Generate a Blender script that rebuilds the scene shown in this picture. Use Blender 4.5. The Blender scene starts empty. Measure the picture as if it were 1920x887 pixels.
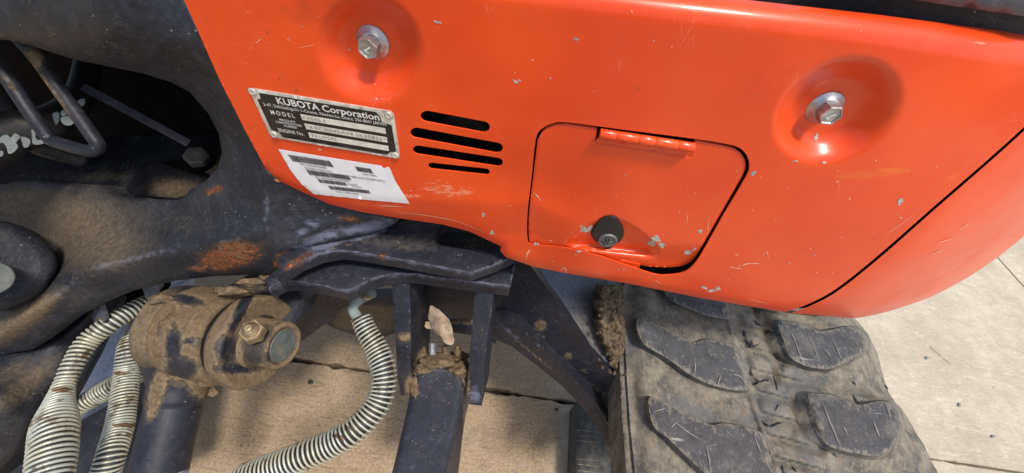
import bpy, math, random
import numpy as np
from mathutils import Vector, Matrix
from mathutils.geometry import delaunay_2d_cdt
random.seed(7); RNG = np.random.RandomState(11)
R = math.radians
sc = bpy.context.scene
# ------------------------------------------------------------------ camera
F0 = 715.0; CXY = (960.0, 443.5)
CAM = np.array([0.0, -0.28, 1.08]); DEP = R(49.5); ROL = R(8.7)
Fv = np.array([0, math.cos(DEP), -math.sin(DEP)])
R0 = np.array([1.0, 0, 0]); U0 = np.array([0, math.sin(DEP), math.cos(DEP)])
Rv = math.cos(ROL)*R0 + math.sin(ROL)*U0
Uv = -math.sin(ROL)*R0 + math.cos(ROL)*U0
cd = bpy.data.cameras.new('camera'); cam = bpy.data.objects.new('camera', cd)
sc.collection.objects.link(cam); sc.camera = cam
cd.sensor_width = 36; cd.lens = F0/1920*36; cd.clip_start = .01; cd.clip_end = 500
m = Matrix(((Rv[0], Uv[0], -Fv[0], CAM[0]), (Rv[1], Uv[1], -Fv[1], CAM[1]), (Rv[2], Uv[2], -Fv[2], CAM[2]), (0, 0, 0, 1)))
cam.matrix_world = m
# ------------------------------------------------------------------ sky, sun, exposure
SUN = Vector((0.34, -0.27, 1.0)).normalized()
w = bpy.data.worlds.new('World'); sc.world = w; w.use_nodes = True
nt = w.node_tree; sky = nt.nodes.new('ShaderNodeTexSky'); sky.sky_type = 'NISHITA'; sky.sun_disc = False
sky.sun_elevation = math.asin(SUN.z); sky.sun_rotation = math.atan2(SUN.x, SUN.y)
sky.air_density = 1.0; sky.dust_density = 3.0; sky.ozone_density = 1.0
nt.links.new(sky.outputs[0], nt.nodes['Background'].inputs[0]); nt.nodes['Background'].inputs[1].default_value = 0.15
sl = bpy.data.lights.new('sun', 'SUN'); sl.energy = 2.7; sl.angle = R(9); sl.color = (1, .95, .87)
so = bpy.data.objects.new('sun', sl); sc.collection.objects.link(so); so.location = (2, -1, 3)
so.rotation_euler = SUN.to_track_quat('Z', 'Y').to_euler()
sc.view_settings.view_transform = 'Standard'; sc.view_settings.look = 'None'
sc.view_settings.exposure = 0.25; sc.view_settings.gamma = 1
sc.view_settings.use_curve_mapping = False

# ------------------------------------------------------------------ pixel <-> world
def ray(px, py):
    px = np.asarray(px, float); py = np.asarray(py, float)
    a = (px-CXY[0])/F0; b = (py-CXY[1])/F0
    return Fv + a[..., None]*Rv - b[..., None]*Uv
def at(px, py, zc):
    return CAM + ray(px, py)*np.asarray(zc, float)[..., None]
def zy(px, py, y): return (np.asarray(y, float)-CAM[1])/ray(px, py)[..., 1]
def zz(px, py, z): return (np.asarray(z, float)-CAM[2])/ray(px, py)[..., 2]
def V(px, py, zc): return Vector(at(px, py, zc))
def VY(px, py, y): return V(px, py, zy(px, py, y))
def VZ(px, py, z): return V(px, py, zz(px, py, z))
def proj(P):
    d = np.asarray(P, float)-CAM; zc = d@Fv
    return CXY[0]+F0*(d@Rv)/zc, CXY[1]-F0*(d@Uv)/zc, zc
def plane(*pts):                                    # three (px, py, zc): depth field of the plane through them
    A, B, C = [at(*p) for p in pts]; n = np.cross(B-A, C-A); k = n@(A-CAM)
    return lambda px, py: k/(ray(px, py)@n)
def yplane(y): return lambda px, py: zy(px, py, np.full(np.shape(px), y))
def zplane(z): return lambda px, py: zz(px, py, np.full(np.shape(px), z))
def tps(ctrl):                                      # smooth depth field through control points
    c = np.array(ctrl, float); P = c[:, :2]/100; n = len(c)
    d = np.linalg.norm(P[:, None]-P[None], axis=2); K = np.where(d > 0, d*d*np.log(d+1e-9), 0)+np.eye(n)*.02
    Q = np.c_[np.ones(n), P]; A = np.zeros((n+3, n+3)); A[:n, :n] = K; A[:n, n:] = Q; A[n:, :n] = Q.T
    s = np.linalg.solve(A, np.r_[c[:, 2], 0, 0, 0])
    def f(px, py):
        p = np.stack([np.ravel(px), np.ravel(py)], 1)/100
        d = np.linalg.norm(p[:, None]-P[None], axis=2); K = np.where(d > 0, d*d*np.log(d+1e-9), 0)
        return (K@s[:n]+s[n]+p@s[n+1:]).reshape(np.shape(px))
    return f
def mudwin(base, holes, *more):
    return lambda px, py: np.maximum(base-1.3*blobs(holes, px, py), blobs(more, px, py) if more else 0)
def sstep(a, b, x):
    t = np.clip((x-a)/(b-a), 0, 1); return t*t*(3-2*t)
def vnoise(p, seed=0):                              # cheap value noise, p (...,3)
    p = np.asarray(p, float); i = np.floor(p).astype(np.int64); f = p-i; f = f*f*(3-2*f); out = 0
    for dx in (0, 1):
        for dy in (0, 1):
            for dz in (0, 1):
                h = (i[..., 0]+dx)*73856093 ^ (i[..., 1]+dy)*19349663 ^ (i[..., 2]+dz)*83492791 ^ (seed*2654435761)
                h = (h ^ (h >> 13))*1274126177 & 0x7fffffff; h = ((h ^ (h >> 16)) & 0xffff)/65535.
                out = out+h*(f[..., 0] if dx else 1-f[..., 0])*(f[..., 1] if dy else 1-f[..., 1])*(f[..., 2] if dz else 1-f[..., 2])
    return out
def fbm(p, o=4, seed=0):
    s = 0; a = .5
    for k in range(o): s = s+a*vnoise(np.asarray(p)*2**k+17.3*k, seed+k); a *= .5
    return s/(1-.5**o)
def blobs(lst, px, py):                             # soft mask from (cx,cy,rx,ry,strength[,angle])
    s = np.zeros(np.shape(px))
    for b in lst:
        cx, cy, rx, ry, st = b[:5]; an = R(b[5]) if len(b) > 5 else 0
        dx = px-cx; dy = py-cy; u = (dx*math.cos(an)+dy*math.sin(an))/rx; v = (-dx*math.sin(an)+dy*math.cos(an))/ry
        s = np.maximum(s, st*np.clip(1.35-np.sqrt(u*u+v*v)*.85, 0, 1))
    return s
# ------------------------------------------------------------------ polygons
def crom(pts, n=6, closed=True):
    P = np.array(pts, float); N = len(P); out = []
    for i in range(N if closed else N-1):
        if closed: a, b, c, d = P[i-1], P[i], P[(i+1) % N], P[(i+2) % N]
        else: a, b, c, d = P[max(i-1, 0)], P[i], P[i+1], P[min(i+2, N-1)]
        for t in np.arange(n)/n:
            out.append(.5*((2*b)+(-a+c)*t+(2*a-5*b+4*c-d)*t*t+(-a+3*b-3*c+d)*t**3))
    if not closed: out.append(P[-1])
    return np.array(out)
def resample(pts, step, closed=True):
    P = np.array(pts, float)
    Q = np.r_[P, P[:1]] if closed else P
    out = []
    for a, b in zip(Q[:-1], Q[1:]):
        n = max(1, int(round(np.linalg.norm(b-a)/step)))
        for k in range(n): out.append(a+(b-a)*k/n)
    if not closed: out.append(Q[-1])
    return np.array(out)
def inside(poly, x, y):
    r = np.zeros(len(x), bool); P = np.array(poly); Q = np.roll(P, -1, 0)
    for (x1, y1), (x2, y2) in zip(P, Q):
        if y1 == y2: continue
        c = ((y1 > y) != (y2 > y)) & (x < (x2-x1)*(y-y1)/(y2-y1)+x1); r ^= c
    return r
def pdist(poly, x, y, closed=True):
    P = np.array(poly, float); Q = np.roll(P, -1, 0) if closed else P[1:]; P = P if closed else P[:-1]
    best = np.full(np.shape(x), 1e9)
    for a, b in zip(P, Q):
        d = b-a; L = d@d+1e-12; t = np.clip(((x-a[0])*d[0]+(y-a[1])*d[1])/L, 0, 1)
        best = np.minimum(best, np.hypot(x-a[0]-t*d[0], y-a[1]-t*d[1]))
    return best
def oval(cx, cy, rx, ry, ang=0, n=24, jit=0):
    a = np.arange(n)/n*2*math.pi; r = 1+jit*(RNG.rand(n)-.5)
    x = rx*np.cos(a)*r; y = ry*np.sin(a)*r; c, s = math.cos(R(ang)), math.sin(R(ang))
    return np.stack([cx+x*c-y*s, cy+x*s+y*c], 1)
# ------------------------------------------------------------------ mesh + object helpers
class MB:
    def __init__(s): s.v = []; s.f = []; s.mi = []; s.sm = []; s.n = 0; s.sharp = []
    def add(s, verts, faces, mi=0, smooth=True):
        o = s.n; verts = np.asarray(verts, float).reshape(-1, 3); s.v.append(verts); s.n += len(verts)
        s.f += [tuple(int(i)+o for i in f) for f in faces]; s.mi += [mi]*len(faces); s.sm += [smooth]*len(faces)
        return o
def obj(name, mb, mats, parent=None, label=None, attrs=None, disp=None, recalc=False):
    V_ = np.concatenate(mb.v) if mb.v else np.zeros((0, 3))
    me = bpy.data.meshes.new(name); me.from_pydata(V_.tolist(), [], mb.f)
    me.polygons.foreach_set('material_index', mb.mi); me.polygons.foreach_set('use_smooth', mb.sm)
    mats = mats if isinstance(mats, (list, tuple)) else [mats]
    for m_ in mats: me.materials.append(m_)
    if mb.sharp:
        at_ = me.attributes.new('sharp_edge', 'BOOLEAN', 'EDGE'); es = set(tuple(sorted(e)) for e in mb.sharp)
        ev = np.zeros(len(me.edges)*2, int); me.edges.foreach_get('vertices', ev); ev = ev.reshape(-1, 2)
        at_.data.foreach_set('value', [tuple(sorted(map(int, e))) in es for e in ev])
    px = py = None
    for k, bl in (attrs or {}).items():
        if px is None: px, py, _ = proj(V_)
        val = bl(px, py) if callable(bl) else blobs(bl, px, py)
        a_ = me.attributes.new(k, 'FLOAT', 'POINT'); a_.data.foreach_set('value', np.asarray(val, np.float32))
    me.update()
    if recalc:
        import bmesh
        bm = bmesh.new(); bm.from_mesh(me); bmesh.ops.recalc_face_normals(bm, faces=bm.faces); bm.to_mesh(me); bm.free()
    o = bpy.data.objects.new(name, me); sc.collection.objects.link(o)
    if parent is not None:
        o.parent = parent; o.matrix_parent_inverse = WM(parent).inverted()
    if label: o['label'] = label
    return o
def WM(o):
    M = o.matrix_basis.copy()
    if o.parent: M = WM(o.parent)@o.matrix_parent_inverse@M
    return M
def tag(o, label, cat, group=None, kind=None):
    o['label'] = label; o['category'] = cat
    if group: o['group'] = group
    if kind: o['kind'] = kind
    return o
def sheet(mb, outline, field, holes=(), step=8, ext=(0, .004, 0), mi=0, smi=None, rnd=None, jag=0, back=True):
    """solid relief: outline in photograph pixels, depth field, real thickness ext"""
    out = resample(outline, step); hs = [resample(h, step*.7) for h in holes]
    if jag: out = out+RNG.normal(0, jag, out.shape)
    x0, y0 = out.min(0); x1, y1 = out.max(0)
    gx, gy = np.meshgrid(np.arange(x0, x1, step), np.arange(y0, y1, step*.87)); gx = gx+((np.arange(gx.shape[0]) % 2)*step*.5)[:, None]
    gx = gx.ravel(); gy = gy.ravel(); k = inside(out, gx, gy); gx = gx[k]; gy = gy[k]
    k = pdist(out, gx, gy) > step*.45
    for h in hs: k &= ~inside(h, gx, gy) & (pdist(h, gx, gy) > step*.4)
    pts = [tuple(p) for p in out]; edges = [(i, (i+1) % len(out)) for i in range(len(out))]
    for h in hs:
        o = len(pts); pts += [tuple(p) for p in h]; edges += [(o+i, o+(i+1) % len(h)) for i in range(len(h))]
    pts += list(zip(gx[k], gy[k]))
    vs, _, fs, *_r = delaunay_2d_cdt([Vector(p) for p in pts], edges, [], 0, 1e-4)
    vs = np.array([tuple(v) for v in vs]); fa = np.array([list(f) for f in fs if len(f) == 3])
    cen = vs[fa].mean(1); keep = inside(out, cen[:, 0], cen[:, 1])
    for h in hs: keep &= ~inside(h, cen[:, 0], cen[:, 1])
    fa = fa[keep]
    a, b, c = vs[fa[:, 0]], vs[fa[:, 1]], vs[fa[:, 2]]
    ar = (b[:, 0]-a[:, 0])*(c[:, 1]-a[:, 1])-(b[:, 1]-a[:, 1])*(c[:, 0]-a[:, 0])
    fa[ar > 0] = fa[ar > 0][:, ::-1]                # front faces look at the camera
    z = field(vs[:, 0], vs[:, 1])
    if rnd:
        wpx, r = rnd; d = pdist(out, vs[:, 0], vs[:, 1])
        for h in hs: d = np.minimum(d, pdist(h, vs[:, 0], vs[:, 1]))
        q = np.clip(1-d/wpx, 0, 1); z = z+r*(1-np.sqrt(np.maximum(0, 1-q*q*.96)))
    front = at(vs[:, 0], vs[:, 1], z); n = len(front)
    o = mb.add(front, fa, mi, True)
    if ext is None: return o
    ec = {}
    for f in fa:
        for i in range(3):
            e = (f[i], f[(i+1) % 3]); ec[e] = 1
    bd = [e for e in ec if (e[1], e[0]) not in ec]
    bn = sorted(set(i for e in bd for i in e)); idx = {v: i for i, v in enumerate(bn)}
    ext = np.asarray(ext, float)
    fr = front[bn]; bk = fr+ext
    o2 = mb.add(np.r_[fr, bk], [(idx[b_], idx[a_], idx[a_]+len(bn), idx[b_]+len(bn)) for a_, b_ in bd], mi if smi is None else smi, True)
    if back: mb.add(front+ext, fa[:, ::-1], mi if smi is None else smi, True)
    return o
def frame(axis):
    a = Vector(axis).normalized(); t = Vector((0, 0, 1)) if abs(a.z) < .9 else Vector((1, 0, 0))
    u = a.cross(t).normalized(); return a, u, a.cross(u)
def lathe(mb, org, axis, prof, seg=32, mi=0, smooth=True, disp=None, phase=0, sub=None):
    """profile of (distance along the axis, radius); sub = length step to refine"""
    a, u, v = frame(axis); org = Vector(org)
    if sub:
        q = [prof[0]]
        for (t0, r0), (t1, r1) in zip(prof[:-1], prof[1:]):
            n = max(1, int(math.hypot(t1-t0, r1-r0)/sub))
            q += [(t0+(t1-t0)*k/n, r0+(r1-r0)*k/n) for k in range(1, n+1)]
        prof = q
    P = []
    for t, r in prof:
        for k in range(seg):
            an = 2*math.pi*k/seg+phase; P.append(org+a*t+(u*math.cos(an)+v*math.sin(an))*r)
    P = np.array([tuple(p) for p in P])
    if disp is not None:
        cen = np.array(org)+np.outer(np.repeat([t for t, r in prof], seg), np.array(a))
        d = P-cen; L = np.linalg.norm(d, axis=1, keepdims=True)+1e-6; P = P+d/L*disp(P)[:, None]*np.minimum(1, L/.005)
    fs = []
    for i in range(len(prof)-1):
        for k in range(seg):
            k2 = (k+1) % seg; fs.append((i*seg+k, i*seg+k2, (i+1)*seg+k2, (i+1)*seg+k))
    o = mb.add(P, fs, mi, smooth)
    for i, rev in ((0, True), (len(prof)-1, False)):
        f = [o+i*seg+k for k in range(seg)]; f = f[::-1] if rev else f
        mb.f.append(tuple(f)); mb.mi.append(mi); mb.sm.append(False)
    return P
def tube(mb, path, rad, seg=12, mi=0, n=6, disp=None):
    """round bar along a smoothed path; rad scalar or list"""
    rs = rad if isinstance(rad, (list, tuple)) else [rad]*len(path)
    Q = crom([tuple(p)+(r,) for p, r in zip([tuple(p) for p in path], rs)], n, False)
    P = [Vector(q[:3]) for q in Q]; up = None; VV = []
    for i, p in enumerate(P):
        t = (P[min(i+1, len(P)-1)]-P[max(i-1, 0)]).normalized()
        if up is None: up = frame(t)[1]
        up = (up-t*up.dot(t)).normalized(); s = t.cross(up)
        for k in range(seg):
            an = 2*math.pi*k/seg; VV.append(p+(up*math.cos(an)+s*math.sin(an))*Q[i][3])
    fs = [(i*seg+k, i*seg+(k+1) % seg, (i+1)*seg+(k+1) % seg, (i+1)*seg+k) for i in range(len(P)-1) for k in range(seg)]
    VV = np.array([tuple(p) for p in VV])
    if disp is not None: VV = VV+disp(VV)
    o = mb.add(VV, fs, mi, True)
    mb.f.append(tuple(o+k for k in range(seg))[::-1]); mb.mi.append(mi); mb.sm.append(False)
    mb.f.append(tuple(o+(len(P)-1)*seg+k for k in range(seg))); mb.mi.append(mi); mb.sm.append(False)
def box(mb, c, ax, half, mi=0, bev=.0):
    c = np.array(c); ax = np.array([np.array(a)/np.linalg.norm(a) for a in ax]); h = np.array(half, float)
    P = []; S = [(sx, sy, sz) for sx in (-1, 1) for sy in (-1, 1) for sz in (-1, 1)]
    for s in S: P.append(c+(np.array(s)*h)@ax)
    F = [(0, 1, 3, 2), (4, 6, 7, 5), (0, 4, 5, 1), (2, 3, 7, 6), (0, 2, 6, 4), (1, 5, 7, 3)]
    mb.add(P, F, mi, False)
def coil(mb, path, rads, pitch, wire, seg=5, per=20, mi=0):
    """steel spring wound round a smoothed path"""
    Q = crom([tuple(p)+(r,) for p, r in zip([tuple(p) for p in path], rads)], 40, False)
    P = Q[:, :3]; L = np.r_[0, np.cumsum(np.linalg.norm(np.diff(P, axis=0), axis=1))]
    turns = L[-1]/pitch; N = int(turns*per); s = np.linspace(0, L[-1], N)
    C = np.stack([np.interp(s, L, P[:, k]) for k in range(3)], 1); rr = np.interp(s, L, Q[:, 3])
    T = np.gradient(C, axis=0); T /= np.linalg.norm(T, axis=1, keepdims=True)
    up = np.zeros_like(T); u = np.array(frame(T[0])[1])
    for i in range(N): u = u-T[i]*(u@T[i]); u /= np.linalg.norm(u); up[i] = u
    S = np.cross(T, up); wob = (vnoise(np.c_[s/pitch*.37, s*0, s*0], 5)-.5)*1.1
    an = s/pitch*2*math.pi+wob
    out = up*np.cos(an)[:, None]+S*np.sin(an)[:, None]
    ctr = C+out*rr[:, None]; VV = []
    for k in range(seg):
        b = 2*math.pi*k/seg; VV.append(ctr+(out*math.cos(b)+T*math.sin(b))*wire)
    VV = np.stack(VV, 1).reshape(-1, 3)
    i = np.arange(N-1)[:, None]*seg; k = np.arange(seg)[None]; k2 = (k+1) % seg
    fs = np.stack([i+k, i+seg+k, i+seg+k2, i+k2], 2).reshape(-1, 4)
    mb.add(VV, fs, mi, True)
def homog(q):                                       # unit square (u right, v down) -> pixel quad TL TR BR BL
    A = []; B = []
    for (u, v), (x, y) in zip(((0, 0), (1, 0), (1, 1), (0, 1)), q):
        A.append([u, v, 1, 0, 0, 0, -x*u, -x*v]); B.append(x); A.append([0, 0, 0, u, v, 1, -y*u, -y*v]); B.append(y)
    h = np.r_[np.linalg.solve(np.array(A, float), np.array(B, float)), 1].reshape(3, 3)
    def f(u, v):
        w_ = h[2, 0]*u+h[2, 1]*v+1; return (h[0, 0]*u+h[0, 1]*v+h[0, 2])/w_, (h[1, 0]*u+h[1, 1]*v+h[1, 2])/w_
    return f
_tc = {}
def glyphs(s, bold=0.0, space=1.0):
    key = (s, bold, space)
    if key in _tc: return _tc[key]
    cu = bpy.data.curves.new('t', 'FONT'); cu.body = s; cu.size = 1; cu.offset = bold; cu.resolution_u = 3; cu.space_character = space
    o = bpy.data.objects.new('t', cu); sc.collection.objects.link(o)
    dg = bpy.context.evaluated_depsgraph_get(); me = o.evaluated_get(dg).to_mesh()
    v = np.array([tuple(p.co) for p in me.vertices]).reshape(-1, 3); f = [tuple(p.vertices) for p in me.polygons]
    o.evaluated_get(dg).to_mesh_clear(); bpy.data.objects.remove(o); bpy.data.curves.remove(cu)
    v[:, 0] -= v[:, 0].min(); _tc[key] = (v, f); return v, f
def write(mb, s, hm, u0, vbase, u1, h, field, mi=0, bold=.0, space=1.0):
    """lettering: left u0, right u1, baseline vbase, cap height h, in unit square coordinates"""
    v, f = glyphs(s, bold, space); W = v[:, 0].max()
    u = u0+v[:, 0]/W*(u1-u0); vv = vbase-v[:, 1]/.7*h
    px, py = hm(u, vv); mb.add(at(px, py, field(px, py)), [t[::1] for t in f], mi, False)
def quad(mb, hm, u0, v0, u1, v1, field, mi=0, n=1):
    us = np.linspace(u0, u1, n+1); P = []
    for u in us:
        for v in (v0, v1): P.append(hm(u, v))
    px = np.array([p[0] for p in P]); py = np.array([p[1] for p in P])
    mb.add(at(px, py, field(px, py)), [(2*i, 2*i+1, 2*i+3, 2*i+2) for i in range(n)], mi, False)

# ------------------------------------------------------------------ materials
class NT:
    def __init__(s, name):
        s.m = bpy.data.materials.new(name); s.m.use_nodes = True; s.t = s.m.node_tree; s.b = s.t.nodes['Principled BSDF']
        s.co = s.t.nodes.new('ShaderNodeTexCoord').outputs['Object']
    def n(s, typ, **kw):
        nd = s.t.nodes.new(typ)
        for k, v_ in kw.items():
            if k[0] == '_': setattr(nd, k[1:], v_)
            else:
                i = nd.inputs[int(k[1:])] if k[0] == 'i' and k[1:].isdigit() else nd.inputs[k]
                if hasattr(v_, 'default_value') or hasattr(v_, 'links'): s.t.links.new(v_, i)
                else: i.default_value = v_
        return nd
    def noise(s, scale, detail=4, rough=.55, stretch=None, rot=(0, 0, 0), dist=0):
        co = s.co
        if stretch or any(rot): co = s.n('ShaderNodeMapping', i0=co, i2=rot, i3=stretch or (1, 1, 1)).outputs[0]
        nd = s.n('ShaderNodeTexNoise', i0=co, Scale=scale, Detail=detail, Roughness=rough, Distortion=dist); return nd.outputs[0]
    def vor(s, scale, feature='F1', stretch=None, rot=(0, 0, 0)):
        co = s.co
        if stretch or any(rot): co = s.n('ShaderNodeMapping', i0=co, i2=rot, i3=stretch or (1, 1, 1)).outputs[0]
        return s.n('ShaderNodeTexVoronoi', _feature=feature, i0=co, Scale=scale).outputs[0]
    def math(s, op, a, b=0.0, c=0.0, clamp=False): return s.n('ShaderNodeMath', _operation=op, _use_clamp=clamp, i0=a, i1=b, i2=c).outputs[0]
    def ss(s, x, a, b, lo=0., hi=1.):
        return s.n('ShaderNodeMapRange', _interpolation_type='SMOOTHSTEP', i0=x, i1=a, i2=b, i3=lo, i4=hi).outputs[0]
    def mix(s, f, a, b):
        nd = s.t.nodes.new('ShaderNodeMix'); nd.data_type = 'RGBA'
        for i, v_ in ((0, f), (6, a), (7, b)):
            if hasattr(v_, 'links'): s.t.links.new(v_, nd.inputs[i])
            elif i == 0: nd.inputs[i].default_value = v_
            else: nd.inputs[i].default_value = tuple(v_)+(1,) if len(v_) == 3 else v_
        return nd.outputs[2]
    def attr(s, name): return s.n('ShaderNodeAttribute', _attribute_name=name).outputs['Fac']
    def fmix(s, f, a, b): return s.math('ADD', s.math('MULTIPLY', s.math('SUBTRACT', b, a), f), a)
    def set(s, col=None, rough=None, bump=None, bs=.3, bd=.001, **kw):
        def put(k, v_):
            if hasattr(v_, 'links'): s.t.links.new(v_, s.b.inputs[k])
            else: s.b.inputs[k].default_value = tuple(v_)+(1,) if isinstance(v_, tuple) and len(v_) == 3 else v_
        if col is not None: put('Base Color', col)
        if rough is not None: put('Roughness', rough)
        for k, v_ in kw.items(): put(k.replace('_', ' '), v_)
        if bump is not None:
            nb = s.n('ShaderNodeBump', Height=bump, Strength=bs, Distance=bd); s.t.links.new(nb.outputs[0], s.b.inputs['Normal'])
        return s.m

def mat_orange():
    k = NT('orange_paint')
    big = k.noise(7, 3); fade = k.ss(big, .35, .7)
    c = k.mix(fade, (.74, .060, .008), (.82, .082, .011))
    # dust film, fine scratches in two directions, worn scuffs (attribute)
    dust = k.ss(k.noise(22, 6, .65, (1, 1, .5)), .52, .85, 0, .10)
    c = k.mix(dust, c, (.75, .3, .16))
    s1 = k.vor(34, 'DISTANCE_TO_EDGE', (1, 1, 5), (0, .5, 0)); s1 = k.ss(s1, .0, .012, 1, 0)
    s2 = k.vor(26, 'DISTANCE_TO_EDGE', (5, 1, 1), (0, .35, 0)); s2 = k.ss(s2, .0, .010, 1, 0)
    gate = k.ss(k.noise(16, 4), .56, .66)
    scr = k.math('MULTIPLY', k.math('MAXIMUM', s1, s2), gate)
    c = k.mix(k.math('MULTIPLY', scr, .22), c, (.9, .45, .3))
    sp = k.ss(k.vor(150), .09, .05); sg = k.ss(k.noise(38, 2), .6, .64)
    c = k.mix(k.math('MULTIPLY', k.math('MULTIPLY', sp, sg), .6), c, (.12, .05, .03))
    sc_ = k.attr('scuff'); sn = k.noise(240, 5, .7, (.5, 1, 1.4))
    sf = k.ss(k.math('ADD', sc_, k.math('MULTIPLY', k.math('SUBTRACT', sn, .5), 1.5)), .62, .78)
    c = k.mix(k.math('MULTIPLY', sf, .5), c, (.85, .38, .22))
    gr = k.ss(k.math('ADD', k.attr('grime'), k.math('SUBTRACT', k.noise(60, 5), .5)), .25, 1.1)
    c = k.mix(k.math('MULTIPLY', gr, .55), c, (.16, .05, .025))
    ye = k.ss(k.math('ADD', k.attr('yellow'), k.math('SUBTRACT', k.noise(70, 4, .6, (.35, 1, 1.5)), .5)), .4, .8)
    c = k.mix(k.math('MULTIPLY', ye, .5), c, (.78, .23, .02))
    rg = k.math('ADD', k.math('MULTIPLY', dust, 1.2), k.fmix(k.ss(k.noise(12, 4), .4, .65), .28, .42))
    bp = k.math('ADD', k.math('MULTIPLY', k.noise(9, 2), 1.0), k.math('MULTIPLY', k.noise(900, 2), .006))
    return k.set(c, rg, bp, .5, .004, Coat_Weight=.3, Coat_Roughness=.16, Specular_IOR_Level=.3)
def mat_dark(name='dark_blue_paint', base=(.0115, .0125, .019), rough=.48, dusty=.35, bumpy=1.0):
    k = NT(name)
    n1 = k.noise(30, 6, .6); n2 = k.noise(150, 5, .65); n3 = k.noise(14, 5, .6, (1, 1, 2))
    c = k.mix(k.ss(n1, .3, .75), base, tuple(b*1.55 for b in base))
    du = k.ss(k.math('ADD', n3, k.math('MULTIPLY', n2, .35)), .6, .95, 0, dusty)
    c = k.mix(du, c, (.065, .063, .066))
    c = k.mix(k.ss(n2, .52, .7, 0, .45), c, tuple(b*2.6+.01 for b in base)); c = k.mix(k.ss(n2, .45, .32, 0, .6), c, tuple(b*.45 for b in base))
    sp = k.math('MULTIPLY', k.ss(k.vor(150), .13, .07), k.ss(k.noise(45, 3), .52, .6))
    c = k.mix(k.math('MULTIPLY', sp, .8), c, (.42, .38, .32))
    s1 = k.ss(k.vor(60, 'DISTANCE_TO_EDGE', (1, 2, 6), (.3, .5, .2)), 0, .014, 1, 0); s1 = k.math('MULTIPLY', s1, k.ss(k.noise(33, 3), .57, .62))
    c = k.mix(k.math('MULTIPLY', s1, .5), c, (.3, .3, .33))
    wr = k.ss(k.math('ADD', k.attr('wear_highlight'), k.math('MULTIPLY', k.math('SUBTRACT', k.noise(130, 6, .7, (.6, 1, 1)), .5), 1.2)), .45, .85)
    c = k.mix(k.math('MULTIPLY', wr, .75), c, (.16, .17, .235))  # pale tint: worn paint and painted edge highlights
    ed = k.noise(95, 7, .7)
    mu = k.attr('mud'); mf = k.ss(k.math('ADD', mu, k.math('MULTIPLY', k.math('SUBTRACT', ed, .5), 1.3)), .5, .66)
    mc = k.mix(k.ss(k.noise(210, 6, .7), .3, .7), (.085, .054, .028), (.205, .142, .08))
    mc = k.mix(k.ss(k.noise(28, 3), .42, .7), mc, (.125, .085, .048)); mc = k.mix(k.ss(k.vor(70, 'DISTANCE_TO_EDGE'), .03, 0, 0, .55), mc, (.06, .04, .022)); mc = k.mix(k.ss(mu, .95, .6, 0, .5), mc, (.26, .195, .12))
    thin = k.ss(k.math('ADD', mu, k.math('MULTIPLY', k.math('SUBTRACT', k.noise(160, 7, .75), .5), 1.2)), .28, .62, 0, .6)
    c = k.mix(thin, c, (.15, .112, .07)); c = k.mix(mf, c, mc)
    fl = k.attr('film'); ff = k.ss(k.math('ADD', fl, k.math('MULTIPLY', k.math('SUBTRACT', k.noise(120, 7, .75), .5), .8)), .2, 1.0)
    c = k.mix(k.math('MULTIPLY', ff, .85), c, k.mix(k.ss(n2, .4, .6), (.13, .094, .056), (.185, .137, .084)))
    ru = k.attr('rust'); rf = k.ss(k.math('ADD', ru, k.math('MULTIPLY', k.math('SUBTRACT', k.noise(110, 7, .7), .5), 1.4)), .5, .6)
    rc = k.mix(k.ss(k.noise(260, 5, .8), .38, .62), (.07, .024, .012), (.34, .105, .03)); rc = k.mix(k.ss(k.noise(45, 5, .7), .48, .62, 0, .7), rc, (.19, .115, .06))
    c = k.mix(k.ss(k.math('ADD', ru, k.math('MULTIPLY', k.math('SUBTRACT', k.noise(70, 7, .7), .5), 1.2)), .25, .6, 0, .6), c, (.12, .06, .03)); c = k.mix(rf, c, rc)
    any_ = k.math('MAXIMUM', k.math('MAXIMUM', mf, rf), k.math('MULTIPLY', ff, .8))
    rg = k.fmix(any_, k.math('ADD', k.math('MULTIPLY', n1, .25), rough-.1), .92)
    bp = k.math('ADD', k.math('MULTIPLY', n2, .25*bumpy), k.math('MULTIPLY', any_, k.math('ADD', k.math('MULTIPLY', k.noise(170, 5, .6), 1.1), .7)))
    bp = k.math('ADD', bp, k.math('MULTIPLY', n1, .8*bumpy))
    return k.set(c, rg, bp, .7, .0022, Specular_IOR_Level=.38)
def mat_mud(name='dried_mud', a=(.075, .05, .027), b=(.25, .175, .10)):
    k = NT(name); n = k.noise(85, 8, .72); n2 = k.noise(330, 5, .7)
    c = k.mix(k.ss(n, .32, .68), a, b); c = k.mix(k.ss(n2, .6, .75, 0, .5), c, (.32, .26, .18))
    return k.set(c, .95, k.math('ADD', n, k.math('MULTIPLY', n2, .4)), .9, .004)
def mat_simple(name, col, rough=.5, metal=0, var=.35, sc_=60, bump=.3, dirt=0, dcol=(.2, .15, .09)):
    k = NT(name); n = k.noise(sc_, 6, .6); n2 = k.noise(sc_*4, 4, .6)
    c = k.mix(k.ss(n, .32, .68), tuple(x*(1-var) for x in col), tuple(min(1, x*(1+var)) for x in col))
    if dirt: c = k.mix(k.ss(k.noise(sc_*.8, 6, .7), .62-dirt*.4, .8-dirt*.2, 0, .85), c, dcol)
    rg = k.fmix(n2, rough-.08, rough+.12)
    return k.set(c, rg, n2, bump, .0006, Metallic=float(metal))
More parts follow.
